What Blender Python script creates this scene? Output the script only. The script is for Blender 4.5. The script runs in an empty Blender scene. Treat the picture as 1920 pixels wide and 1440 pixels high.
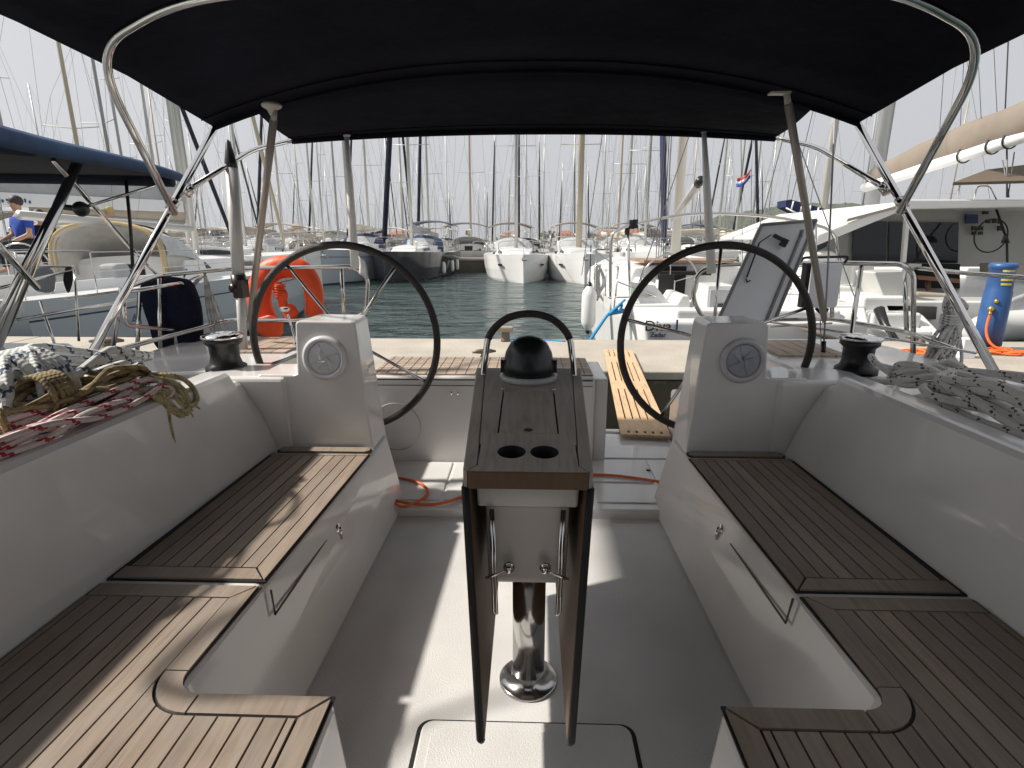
import bpy, math, random
from mathutils import Vector, Matrix, noise
R = math.radians
sc = bpy.context.scene
COL = sc.collection
rnd = random.Random(7)
# ------------------------------------------------------------------ camera
F = 1036.0; PITCH = R(14.6); YAW = R(1.77); EYE = 1.2
cd = bpy.data.cameras.new("camera"); cam = bpy.data.objects.new("camera", cd); COL.objects.link(cam)
cd.sensor_width = 36; cd.lens = 36*F/1920; cd.clip_start = 0.05; cd.clip_end = 4000
cam.location = (0, 0, EYE); cam.rotation_euler = (math.pi/2-PITCH, 0, YAW)
sc.camera = cam
# ------------------------------------------------------------------ world and sun
SUN = Vector((-1.0, 0.0, 0.965)).normalized()
w = bpy.data.worlds.new("World"); sc.world = w; w.use_nodes = True
nt = w.node_tree; nt.nodes.clear()
sky = nt.nodes.new('ShaderNodeTexSky'); sky.sky_type = 'NISHITA'; sky.sun_disc = False
sky.sun_elevation = math.asin(SUN.z); sky.sun_rotation = math.atan2(SUN.x, SUN.y)
sky.air_density = 1.0; sky.dust_density = 6.0; sky.ozone_density = 1.0
bg = nt.nodes.new('ShaderNodeBackground'); bg.inputs[1].default_value = 0.078
hs = nt.nodes.new('ShaderNodeHueSaturation'); hs.inputs['Saturation'].default_value = 0.28; hs.inputs['Value'].default_value = 1.0
veil = nt.nodes.new('ShaderNodeMixRGB'); veil.inputs[0].default_value = 0.66; veil.inputs[2].default_value = (8.3, 8.5, 8.95, 1)
outw = nt.nodes.new('ShaderNodeOutputWorld')
nt.links.new(sky.outputs[0], hs.inputs['Color']); nt.links.new(hs.outputs[0], veil.inputs[1])
nt.links.new(veil.outputs[0], bg.inputs[0]); nt.links.new(bg.outputs[0], outw.inputs[0])
sl = bpy.data.lights.new("sun", 'SUN'); sl.energy = 5.0; sl.angle = R(2.2); sl.color = (1, 0.94, 0.85)
so = bpy.data.objects.new("sun", sl); COL.objects.link(so)
so.rotation_euler = SUN.to_track_quat('Z', 'Y').to_euler()
sc.view_settings.view_transform = 'Standard'; sc.view_settings.look = 'None'
sc.view_settings.exposure = 0.24; sc.view_settings.gamma = 1

# ------------------------------------------------------------------ where a photographed point lies in the place
def ray(px, py):
    u = (px-960)/F; v = (720-py)/F
    y = math.cos(PITCH)+v*math.sin(PITCH); z = -math.sin(PITCH)+v*math.cos(PITCH)
    return Vector((u*math.cos(YAW)-y*math.sin(YAW), u*math.sin(YAW)+y*math.cos(YAW), z))
def atz(px, py, z): r = ray(px, py); t = (z-EYE)/r.z; return Vector((0, 0, EYE))+r*t
def aty(px, py, y): r = ray(px, py); t = y/r.y; return Vector((0, 0, EYE))+r*t
def atx(px, py, x): r = ray(px, py); t = x/r.x; return Vector((0, 0, EYE))+r*t

# ------------------------------------------------------------------ materials
MATS = {}
def mat(name, col, rough=0.5, metal=0.0, var=0.0, scale=4.0, bump=0.0, bscale=60.0, coat=0.0, spec=0.5, stretch=(1, 1, 1), trans=0.0, rvar=0.0):
    if name in MATS: return MATS[name]
    m = bpy.data.materials.new(name); m.use_nodes = True; n = m.node_tree; b = n.nodes['Principled BSDF']
    b.inputs['Base Color'].default_value = (*col, 1); b.inputs['Roughness'].default_value = rough
    b.inputs['Metallic'].default_value = metal; b.inputs['Coat Weight'].default_value = coat
    b.inputs['Specular IOR Level'].default_value = spec
    if trans: b.inputs['Transmission Weight'].default_value = trans
    if var or bump or rvar:
        tc = n.nodes.new('ShaderNodeTexCoord'); mp = n.nodes.new('ShaderNodeMapping'); mp.inputs['Scale'].default_value = stretch
        n.links.new(tc.outputs['Object'], mp.inputs[0])
    if var or rvar:
        nz = n.nodes.new('ShaderNodeTexNoise'); nz.inputs['Scale'].default_value = scale; nz.inputs['Detail'].default_value = 7
        n.links.new(mp.outputs[0], nz.inputs['Vector'])
    if var:
        r = n.nodes.new('ShaderNodeMapRange'); r.inputs[1].default_value = 0.3; r.inputs[2].default_value = 0.7
        r.inputs[3].default_value = 1-var; r.inputs[4].default_value = 1+var
        n.links.new(nz.outputs[0], r.inputs[0])
        mx = n.nodes.new('ShaderNodeVectorMath'); mx.operation = 'SCALE'; mx.inputs[0].default_value = col
        n.links.new(r.outputs[0], mx.inputs['Scale']); n.links.new(mx.outputs[0], b.inputs['Base Color'])
    if rvar:
        r = n.nodes.new('ShaderNodeMapRange'); r.inputs[1].default_value = 0.3; r.inputs[2].default_value = 0.7
        r.inputs[3].default_value = rough*(1-rvar); r.inputs[4].default_value = min(1, rough*(1+rvar))
        n.links.new(nz.outputs[0], r.inputs[0]); n.links.new(r.outputs[0], b.inputs['Roughness'])
    if bump:
        nb = n.nodes.new('ShaderNodeTexNoise'); nb.inputs['Scale'].default_value = bscale; nb.inputs['Detail'].default_value = 5
        n.links.new(mp.outputs[0], nb.inputs['Vector'])
        bp = n.nodes.new('ShaderNodeBump'); bp.inputs['Strength'].default_value = bump; bp.inputs['Distance'].default_value = 0.02
        n.links.new(nb.outputs[0], bp.inputs['Height']); n.links.new(bp.outputs[0], b.inputs['Normal'])
    MATS[name] = m; return m
gel = mat('gelcoat', (0.73, 0.715, 0.70), 0.15, var=0.06, scale=3.5, bump=0.03, bscale=7, coat=0.3, rvar=0.5)
nonslip = mat('nonslip', (0.65, 0.635, 0.62), 0.36, var=0.09, scale=4, bump=0.25, bscale=260)
white = mat('white_boat', (0.70, 0.70, 0.69), 0.25, var=0.06, scale=0.8)
whiteb = mat('white_boat_weathered', (0.72, 0.73, 0.73), 0.35, var=0.08, scale=0.6)
steel = mat('stainless', (0.62, 0.60, 0.57), 0.13, 1.0, var=0.06, scale=8, rvar=0.4)
chrome = mat('polished_steel', (0.78, 0.76, 0.74), 0.05, 1.0)
alu = mat('mast_aluminium', (0.50, 0.50, 0.48), 0.45, 0.55, var=0.06, scale=1)
alud = mat('mast_grey', (0.33, 0.33, 0.33), 0.5, 0.3)
alut = mat('mast_gold', (0.46, 0.40, 0.30), 0.5, 0.2)
black = mat('black_plastic', (0.012, 0.012, 0.013), 0.38, rvar=0.3, scale=30)
rubber = mat('black_rubber', (0.018, 0.017, 0.016), 0.75)
leather = mat('wheel_leather', (0.030, 0.024, 0.020), 0.55, var=0.25, scale=30, bump=0.3, bscale=300)
canvasb = mat('dark_canvas', (0.009, 0.0095, 0.016), 0.95, var=0.3, scale=2.2, bump=0.6, bscale=11, spec=0.1)
blued = mat('blue_canvas_shaded', (0.008, 0.012, 0.024), 0.9, var=.2)  # blue canvas darkened, the shade under the neighbour's bimini put into the colour
blue = mat('blue_canvas', (0.026, 0.058, 0.125), 0.85, var=0.25, scale=5, bump=0.35, bscale=9)
navy = mat('navy_canvas', (0.012, 0.020, 0.075), 0.85, var=0.2, scale=3, bump=0.3, bscale=20)
navyk = mat('navy_knit', (0.006, 0.008, 0.022), 0.95, var=0.3, scale=20, bump=0.5, bscale=90, spec=0.2)
beige = mat('beige_canvas', (0.40, 0.35, 0.28), 0.9, var=0.12, scale=2, bump=0.5, bscale=6)
tan_c = mat('tan_canvas', (0.22, 0.185, 0.15), 0.9, var=0.1, scale=2, bump=0.5, bscale=4)
cream = mat('cream_canvas', (0.62, 0.56, 0.46), 0.85, var=0.08, scale=2, bump=0.4, bscale=6)
greyc = mat('grey_canvas', (0.36, 0.37, 0.38), 0.85, var=0.1, scale=2, bump=0.5, bscale=5)
ochre = mat('ochre_trim', (0.48, 0.36, 0.17), 0.85, var=0.1)
clear = mat('clear_vinyl', (0.42, 0.43, 0.44), 0.12, var=0.15, scale=6, bump=0.5, bscale=8)
glass = mat('tinted_glass', (0.012, 0.013, 0.014), 0.04, var=0.4, scale=1)
orange = mat('orange_pvc', (0.82, 0.085, 0.012), 0.5, var=0.1, scale=8, bump=0.15, bscale=40)
ocable = mat('orange_cable', (0.75, 0.16, 0.03), 0.5, var=0.1, scale=20)
cyanr = mat('blue_rope', (0.03, 0.25, 0.50), 0.8)
bluep = mat('blue_pedestal_paint', (0.025, 0.085, 0.24), 0.4, var=0.18, scale=6)
yel = mat('yellow_paint', (0.55, 0.50, 0.10), 0.5)
caulk = mat('caulk', (0.010, 0.009, 0.009), 0.7)
whitep = mat('white_plastic', (0.66, 0.66, 0.68), 0.35, bump=0.05, bscale=200)
hullg = mat('grey_hull', (0.40, 0.44, 0.47), 0.22, var=0.05, scale=0.7)
navyh = mat('navy_hull', (0.006, 0.009, 0.016), 0.12)
redm = mat('red_paint', (0.55, 0.03, 0.02), 0.5)
bluem = mat('flag_blue', (0.02, 0.06, 0.40), 0.7)
whitem = mat('flag_white', (0.8, 0.8, 0.8), 0.7)
boot = mat('boot_stripe', (0.01, 0.02, 0.05), 0.4)
greyp = mat('grey_panel', (0.84, 0.845, 0.86), 0.35, var=0.05, scale=5, rvar=0.3)
brass = mat('weathered_iron', (0.16, 0.13, 0.10), 0.6, 0.6, var=0.3, scale=30)
skin = mat('skin', (0.42, 0.24, 0.16), 0.6); hair = mat('dark_hair', (0.02, 0.013, 0.01), 0.6)
shirt = mat('blue_shirt', (0.015, 0.06, 0.36), 0.9, var=0.1); jeans = mat('dark_trousers', (0.012, 0.018, 0.022), 0.9)
dark = mat('dark_opening', (0.008, 0.007, 0.006), 0.8)
ink = mat('blue_ink', (0.02, 0.05, 0.14), 0.5)
inkg = mat('grey_ink', (0.18, 0.20, 0.22), 0.5)
roofm = mat('roof_tiles', (0.35, 0.12, 0.06), 0.8, var=0.2, scale=2); wallm = mat('house_wall', (0.55, 0.46, 0.34), 0.9, var=0.1)
barkm = mat('bark', (0.10, 0.07, 0.05), 0.9, var=0.3, scale=6)

def leafmat(name, c1, c2):
    m = bpy.data.materials.new(name); m.use_nodes = True; n = m.node_tree; b = n.nodes['Principled BSDF']
    tc = n.nodes.new('ShaderNodeTexCoord'); nz = n.nodes.new('ShaderNodeTexNoise'); nz.inputs['Scale'].default_value = 0.9; nz.inputs['Detail'].default_value = 6
    n.links.new(tc.outputs['Object'], nz.inputs['Vector'])
    cr_ = n.nodes.new('ShaderNodeValToRGB'); cr_.color_ramp.elements[0].color = (*c1, 1); cr_.color_ramp.elements[1].color = (*c2, 1)
    cr_.color_ramp.elements[0].position = 0.35; cr_.color_ramp.elements[1].position = 0.65
    n.links.new(nz.outputs[0], cr_.inputs[0]); n.links.new(cr_.outputs[0], b.inputs['Base Color']); b.inputs['Roughness'].default_value = 0.8
    return m
leaf = leafmat('foliage', (0.035, 0.05, 0.018), (0.09, 0.11, 0.04))
hillm = leafmat('hill_wood', (0.018, 0.030, 0.010), (0.065, 0.08, 0.03))

def teakmat(name, base, grey):
    m = bpy.data.materials.new(name); m.use_nodes = True; n = m.node_tree; b = n.nodes['Principled BSDF']
    at = n.nodes.new('ShaderNodeAttribute'); at.attribute_name = 'tone'
    tc = n.nodes.new('ShaderNodeTexCoord'); mp = n.nodes.new('ShaderNodeMapping'); mp.inputs['Scale'].default_value = (60, 5, 20)
    n.links.new(tc.outputs['Object'], mp.inputs[0])
    add = n.nodes.new('ShaderNodeVectorMath'); add.operation = 'ADD'; n.links.new(mp.outputs[0], add.inputs[0]); 
    sca = n.nodes.new('ShaderNodeVectorMath'); sca.operation = 'SCALE'; sca.inputs['Scale'].default_value = 37; n.links.new(at.outputs['Color'], sca.inputs[0]); n.links.new(sca.outputs[0], add.inputs[1])
    nz = n.nodes.new('ShaderNodeTexNoise'); nz.inputs['Scale'].default_value = 1.3; nz.inputs['Detail'].default_value = 8; nz.inputs['Distortion'].default_value = 0.6
    n.links.new(add.outputs[0], nz.inputs['Vector'])
    nz2 = n.nodes.new('ShaderNodeTexNoise'); nz2.inputs['Scale'].default_value = 7; nz2.inputs['Detail'].default_value = 5
    n.links.new(tc.outputs['Object'], nz2.inputs['Vector'])
    ramp = n.nodes.new('ShaderNodeValToRGB'); ramp.color_ramp.elements[0].color = (*[c*0.62 for c in base], 1); ramp.color_ramp.elements[1].color = (*base, 1)
    ramp.color_ramp.elements[0].position = 0.3; ramp.color_ramp.elements[1].position = 0.62
    n.links.new(nz.outputs[0], ramp.inputs[0])
    mx = n.nodes.new('ShaderNodeMixRGB'); mx.inputs[2].default_value = (*grey, 1); n.links.new(ramp.outputs[0], mx.inputs[1])
    mr = n.nodes.new('ShaderNodeMapRange'); mr.inputs[1].default_value = 0.35; mr.inputs[2].default_value = 0.7; mr.inputs[3].default_value = 0.15; mr.inputs[4].default_value = 0.75
    n.links.new(nz2.outputs[0], mr.inputs[0]); n.links.new(mr.outputs[0], mx.inputs[0])
    ml = n.nodes.new('ShaderNodeMapRange'); ml.inputs[3].default_value = 0.84; ml.inputs[4].default_value = 1.16; n.links.new(at.outputs['Fac'], ml.inputs[0])
    vs = n.nodes.new('ShaderNodeVectorMath'); vs.operation = 'SCALE'; n.links.new(mx.outputs[0], vs.inputs[0]); n.links.new(ml.outputs[0], vs.inputs['Scale'])
    n.links.new(vs.outputs[0], b.inputs['Base Color']); b.inputs['Roughness'].default_value = 0.62; b.inputs['Specular IOR Level'].default_value = 0.35
    bp = n.nodes.new('ShaderNodeBump'); bp.inputs['Strength'].default_value = 0.35; bp.inputs['Distance'].default_value = 0.002
    n.links.new(nz.outputs[0], bp.inputs['Height']); n.links.new(bp.outputs[0], b.inputs['Normal'])
    return m
teak = teakmat('teak', (0.285, 0.215, 0.16), (0.285, 0.245, 0.21))
teakw = teakmat('weathered_teak', (0.44, 0.33, 0.25), (0.46, 0.38, 0.31))
tablem = teakmat('table_laminate', (0.40, 0.35, 0.31), (0.43, 0.385, 0.35))
edgewood = teakmat('table_edge_wood', (0.15, 0.09, 0.052), (0.13, 0.085, 0.055))
pine = teakmat('pale_plywood', (0.66, 0.44, 0.25), (0.62, 0.45, 0.29))

def ropemat(name, c1, c2, fl=0.30, fu=70, fleck=True):
    """braided rope: u runs along the rope in metres, v round it"""
    m = bpy.data.materials.new(name); m.use_nodes = True; n = m.node_tree; b = n.nodes['Principled BSDF']
    uv = n.nodes.new('ShaderNodeUVMap'); sep = n.nodes.new('ShaderNodeSeparateXYZ'); n.links.new(uv.outputs[0], sep.inputs[0])
    def M(op, a, c):
        k = n.nodes.new('ShaderNodeMath'); k.operation = op
        for i, v in enumerate((a, c)):
            if v is None: continue
            if isinstance(v, (int, float)): k.inputs[i].default_value = v
            else: n.links.new(v, k.inputs[i])
        return k.outputs[0]
    u = M('MULTIPLY', sep.outputs[0], fu*6.283); v = M('MULTIPLY', sep.outputs[1], 6.283)
    s1 = M('SINE', M('ADD', u, M('MULTIPLY', v, 3)), None); s2 = M('SINE', M('SUBTRACT', u, M('MULTIPLY', v, 3)), None)
    br = M('MULTIPLY', s1, s2)
    bp = n.nodes.new('ShaderNodeBump'); bp.inputs['Strength'].default_value = 0.6; bp.inputs['Distance'].default_value = 0.002
    n.links.new(br, bp.inputs['Height']); n.links.new(bp.outputs[0], b.inputs['Normal'])
    sp = M('SINE', M('ADD', M('MULTIPLY', sep.outputs[0], 6.283*fu*0.36), v), None)
    fk = M('GREATER_THAN', M('ADD', M('MULTIPLY', sp, 0.75), M('MULTIPLY', br, 0.25)), 1-fl*2 if fleck else 5)
    mx = n.nodes.new('ShaderNodeMixRGB'); mx.inputs[1].default_value = (*c1, 1); mx.inputs[2].default_value = (*c2, 1); n.links.new(fk, mx.inputs[0])
    n.links.new(mx.outputs[0], b.inputs['Base Color']); b.inputs['Roughness'].default_value = 0.85
    return m
rope_wb = ropemat('rope_white_blue', (0.60, 0.61, 0.59), (0.06, 0.09, 0.16), 0.20, 36)
rope_red = ropemat('rope_white_red', (0.60, 0.50, 0.48), (0.35, 0.02, 0.04), 0.22, 28)
rope_tan = ropemat('rope_tan', (0.26, 0.20, 0.10), (0.14, 0.10, 0.05), 0.3, 45)
rope_yel = ropemat('rope_yellow', (0.44, 0.38, 0.20), (0.30, 0.24, 0.12), 0.3, 45)
rope_gr = ropemat('rope_grey', (0.66, 0.64, 0.61), (0.06, 0.06, 0.08), 0.13, 26)
rope_pl = ropemat('rope_plain', (0.48, 0.46, 0.43), (0.3, 0.28, 0.26), 0.3, 40)

# ------------------------------------------------------------------ mesh collector
class MB:
    def __init__(s): s.v = []; s.f = []; s.mi = []; s.sm = []; s.tone = []; s.uv = []; s.M = None
    def add(s, vs, fs, smooth=False, mi=0, tone=None, uvs=None):
        o = len(s.v); s.v += [tuple(v) for v in vs]
        t = rnd.random() if tone is None else tone
        for i, f in enumerate(fs):
            s.f.append(tuple(o+k for k in f)); s.mi.append(mi); s.sm.append(smooth); s.tone.append(t)
            s.uv.append(uvs[i] if uvs else None)
        return s
    def box(s, c, d, rz=0.0, mi=0, tone=None, rx=0.0, ry=0.0):
        hx, hy, hz = d[0]/2, d[1]/2, d[2]/2
        vs = [Vector((x*hx, y*hy, z*hz)) for x in (-1, 1) for y in (-1, 1) for z in (-1, 1)]
        m = Matrix.Rotation(rz, 3, 'Z') @ Matrix.Rotation(rx, 3, 'X') @ Matrix.Rotation(ry, 3, 'Y')
        vs = [m @ v + Vector(c) for v in vs]
        return s.add(vs, [(0, 1, 3, 2), (4, 6, 7, 5), (0, 4, 5, 1), (2, 3, 7, 6), (0, 2, 6, 4), (1, 5, 7, 3)], mi=mi, tone=tone)
    def bb(s, x0, x1, y0, y1, z0, z1, mi=0): return s.box(((x0+x1)/2, (y0+y1)/2, (z0+z1)/2), (abs(x1-x0), abs(y1-y0), abs(z1-z0)), mi=mi)
    def prism(s, poly, z0, z1, mi=0, tone=None, dz=None, smooth=False):
        """poly in xy, z0/z1 numbers; poly counterclockwise from above"""
        a = sum(poly[i][0]*poly[(i+1) % len(poly)][1]-poly[(i+1) % len(poly)][0]*poly[i][1] for i in range(len(poly)))
        if a < 0: poly = poly[::-1]
        n = len(poly); z1f = (lambda x, y: z1) if not callable(z1) else z1
        vs = [(x, y, z0) for x, y in poly]+[(x, y, z1f(x, y)) for x, y in poly]
        fs = [tuple(range(n-1, -1, -1)), tuple(range(n, 2*n))]+[(i, (i+1) % n, n+(i+1) % n, n+i) for i in range(n)]
        return s.add(vs, fs, mi=mi, tone=tone, smooth=smooth)
    def loft(s, secs, closed=False, cap=True, smooth=False, mi=0, flip=False):
        n = len(secs[0]); vs = [p for q in secs for p in q]; fs = []
        for i in range(len(secs)-1):
            for j in range(n if closed else n-1):
                a = i*n+j; b = i*n+(j+1) % n
                q = (a, b, b+n, a+n); fs.append(q[::-1] if flip else q)
        if cap:
            a_ = tuple(range(n)); b_ = tuple(range((len(secs)-1)*n, len(secs)*n))
            fs += [a_ if flip else a_[::-1], b_[::-1] if flip else b_]
        return s.add(vs, fs, smooth=smooth, mi=mi)
    def tube(s, pts, r, n=10, mi=0, cap=True, closed=False, flat=1.0):
        pts = [Vector(p) for p in pts]; N = len(pts)
        rr = r if isinstance(r, (list, tuple)) else [r]*N
        vs = []; up = None; L = 0; ls = []
        for i, p in enumerate(pts):
            if closed: t = pts[(i+1) % N]-pts[i-1]
            else: t = pts[min(i+1, N-1)]-pts[max(i-1, 0)]
            if t.length < 1e-9: t = Vector((0, 0, 1))
            t.normalize()
            if up is None: up = Vector((0, 0, 1)) if abs(t.z) < .9 else Vector((1, 0, 0))
            up = up-t*up.dot(t)
            if up.length < 1e-6: up = t.orthogonal()
            up.normalize(); sd = t.cross(up)
            if i: L += (pts[i]-pts[i-1]).length
            ls.append(L)
            for k in range(n):
                a = 2*math.pi*k/n; vs.append(p+(sd*math.cos(a)+up*math.sin(a)*flat)*rr[i])
        fs = []; uv = []
        for i in range(N if closed else N-1):
            i2 = (i+1) % N; l2 = ls[i2] if i2 else L+0.02
            for k in range(n):
                k2 = (k+1) % n
                fs.append((i*n+k, i*n+k2, i2*n+k2, i2*n+k)); uv.append([(ls[i], k/n), (ls[i], (k+1)/n), (l2, (k+1)/n), (l2, k/n)])
        if cap and not closed:
            fs += [tuple(range(n-1, -1, -1)), tuple(range((N-1)*n, N*n))]; uv += [None, None]
        s.add(vs, fs, smooth=True, mi=mi, uvs=uv)
        return s
    def lathe(s, prof, c=(0, 0, 0), n=24, axis='Z', mi=0, smooth=True, rot=None):
        vs = []
        for r, h in prof:
            for k in range(n):
                a = 2*math.pi*k/n; v = Vector((r*math.cos(a), r*math.sin(a), h))
                if axis == 'Y': v = Vector((v.x, v.z, -v.y))
                if axis == 'X': v = Vector((v.z, v.x, v.y))
                if rot: v = rot @ v
                vs.append(v+Vector(c))
        fs = []
        for i in range(len(prof)-1):
            for k in range(n):
                k2 = (k+1) % n; fs.append((i*n+k, i*n+k2, (i+1)*n+k2, (i+1)*n+k))
        fs.append(tuple(range(n-1, -1, -1))); fs.append(tuple(range((len(prof)-1)*n, len(prof)*n)))
        return s.add(vs, fs, smooth=smooth, mi=mi)
    def ball(s, c, r, n=12, mi=0, sx=1, sy=1, sz=1):
        vs = []; m = n//2
        for i in range(m+1):
            th = math.pi*i/m
            for k in range(n): a = 2*math.pi*k/n; vs.append((c[0]+r*sx*math.sin(th)*math.cos(a), c[1]+r*sy*math.sin(th)*math.sin(a), c[2]+r*sz*math.cos(th)))
        fs = [(i*n+k, (i+1)*n+k, (i+1)*n+(k+1) % n, i*n+(k+1) % n) for i in range(m) for k in range(n)]
        return s.add(vs, fs, smooth=True, mi=mi)
    def grid(s, fn, nu, nv, smooth=True, mi=0, flip=False):
        vs = [fn(i/nu, j/nv) for i in range(nu+1) for j in range(nv+1)]
        fs = [(i*(nv+1)+j, (i+1)*(nv+1)+j, (i+1)*(nv+1)+j+1, i*(nv+1)+j+1) for i in range(nu) for j in range(nv)]
        if flip: fs = [f[::-1] for f in fs]
        return s.add(vs, fs, smooth=smooth, mi=mi)
    def build(s, name, mats, parent=None, bev=0, seg=2, solid=0, sub=0, loc=None):
        me = bpy.data.meshes.new(name); me.from_pydata(s.v, [], s.f)
        if not isinstance(mats, (list, tuple)): mats = [mats]
        for m in mats: me.materials.append(m)
        me.polygons.foreach_set('material_index', s.mi); me.polygons.foreach_set('use_smooth', s.sm)
        ca = me.color_attributes.new('tone', 'FLOAT_COLOR', 'CORNER'); k = 0; dat = []
        for p, t in zip(me.polygons, s.tone): dat += [t, t, t, 1.0]*p.loop_total
        ca.data.foreach_set('color', dat)
        if any(u for u in s.uv):
            ul = me.uv_layers.new(name='UVMap'); d = []
            for p, u in zip(me.polygons, s.uv):
                d += [c for q in (u or [(0, 0)]*p.loop_total) for c in q]
            ul.data.foreach_set('uv', d)
        me.update()
        o = bpy.data.objects.new(name, me); COL.objects.link(o)
        if parent is not None: o.parent = parent
        if loc: o.location = loc
        if solid:
            q = o.modifiers.new('solid', 'SOLIDIFY'); q.thickness = solid; q.offset = 0
        if bev:
            q = o.modifiers.new('bevel', 'BEVEL'); q.width = bev; q.segments = seg; q.limit_method = 'ANGLE'; q.angle_limit = R(35)
        if sub:
            q = o.modifiers.new('sub', 'SUBSURF'); q.levels = sub; q.render_levels = sub
        return o
def cr(pts, n=8, closed=False):
    pts = [Vector(p) for p in pts]; N = len(pts); out = []
    for i in range(N if closed else N-1):
        if closed: a, b, c, d = pts[i-1], pts[i], pts[(i+1) % N], pts[(i+2) % N]
        else: a, b, c, d = pts[max(i-1, 0)], pts[i], pts[i+1], pts[min(i+2, N-1)]
        for k in range(n):
            t = k/n; out.append(0.5*((2*b)+(c-a)*t+(2*a-5*b+4*c-d)*t*t+(3*b-a-3*c+d)*t**3))
    if not closed: out.append(pts[-1])
    return out
def bend(pts, r, n=6):
    """straight runs with rounded corners"""
    pts = [Vector(p) for p in pts]; out = [pts[0]]
    for i in range(1, len(pts)-1):
        a, b, c = pts[i-1], pts[i], pts[i+1]; q = min(r, (a-b).length*.45, (c-b).length*.45)
        p0 = b+(a-b).normalized()*q; p1 = b+(c-b).normalized()*q
        for k in range(n+1): t = k/n; out.append(p0*(1-t)**2+b*2*t*(1-t)+p1*t*t)
    out.append(pts[-1]); return out
def tag(o, label=None, cat=None, group=None, kind=None):
    if label: o['label'] = label
    if cat: o['category'] = cat
    if group: o['group'] = group
    if kind: o['kind'] = kind
    return o
def thing(name, label, cat, loc=(0, 0, 0), rz=0.0, group=None):
    o = bpy.data.objects.new(name, None); COL.objects.link(o); o.location = loc; o.rotation_euler = (0, 0, rz)
    o.empty_display_size = 0.2
    return tag(o, label, cat, group)
KIDS = {}
def copy_tree(o, parent=None):
    c = o.copy(); COL.objects.link(c)
    if parent is not None: c.parent = parent
    for ch in o.children: copy_tree(ch, c)
    return c
def text(name, s, size, m, parent, matrix, ext=0.002, shear=0.0):
    cu = bpy.data.curves.new(name, 'FONT'); cu.body = s; cu.size = size; cu.extrude = ext; cu.align_x = 'CENTER'; cu.align_y = 'CENTER'; cu.shear = shear
    t = bpy.data.objects.new('tmp', cu); COL.objects.link(t); bpy.context.view_layer.update()
    me = bpy.data.meshes.new_from_object(t.evaluated_get(bpy.context.evaluated_depsgraph_get()))
    bpy.data.objects.remove(t); me.materials.clear(); me.materials.append(m)
    o = bpy.data.objects.new(name, me); COL.objects.link(o); o.parent = parent; o.matrix_local = matrix
    return o

WL = -0.9      # water level; the cockpit sole of the own yacht is z = 0
# ================================================================== THE YACHT WE STAND ON
OWN = thing('sailing_yacht', 'white sailing yacht in the foreground with twin wheels, teak benches and black bimini', 'sailing yacht', (0, 0, WL))
def own(mb, name, m, parent=None, **k):
    o = mb.build(name, m, parent or OWN, **k)
    if parent is None: o.location = (0, 0, -WL)
    return o
XI = lambda y: 0.678-(y-1.225)*0.030        # inner teak edge of the bench (half)
XO = lambda y: 1.088-(y-1.225)*0.038        # outer edge
SEAT = 0.343
# cockpit sole ------------------------------------------------------
mb = MB(); mb.bb(-0.62, 0.62, 0.1, 2.235, -0.06, 0.0); own(mb, 'cockpit_sole', nonslip)
mb = MB()
mb.bb(-0.80, 0.86, 2.235, 3.26, -0.1, 0.045)
o = own(mb, 'aft_sole', gel, bev=0.012)
# raised floor panels with grooves between them
mb = MB()
for (x0, x1, y0, y1) in [(-0.76, -0.40, 2.30, 2.74), (-0.385, 0.30, 2.30, 2.74), (0.315, 0.62, 2.52, 2.80), (0.315, 0.84, 2.83, 3.22), (0.635, 0.84, 2.52, 2.80), (0.315, 0.84, 2.30, 2.49)]:
    mb.bb(x0, x1, y0, y1, 0.043, 0.052)
own(mb, 'aft_floor_panel', gel, bev=0.005)
mb = MB(); mb.lathe([(0.012, 0), (0.012, 0.002)], (0.62, 2.66, 0.053), 14); own(mb, 'finger_hole', dark)
# hatch in the sole
def rrect(x0, x1, y0, y1, r, n=6):
    out = []
    for cx, cy, a0 in ((x1-r, y1-r, 0), (x0+r, y1-r, 90), (x0+r, y0+r, 180), (x1-r, y0+r, 270)):
        for k in range(n+1): a = R(a0+90*k/n); out.append((cx+r*math.cos(a), cy+r*math.sin(a)))
    return out
mb = MB(); mb.prism(rrect(-0.275, 0.275, 0.4, 1.155, 0.035), 0.0, 0.003); fh = own(mb, 'hatch_gap', caulk)
mb = MB(); mb.prism(rrect(-0.262, 0.262, 0.4, 1.142, 0.03), 0.0, 0.016); fh = own(mb, 'sole_hatch', nonslip, bev=0.005)
mb = MB(); mb.prism(rrect(-0.235, 0.235, 0.42, 1.112, 0.03), 0.0155, 0.0185); own(mb, 'hatch_tread', nonslip, fh, bev=0.002)

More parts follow.
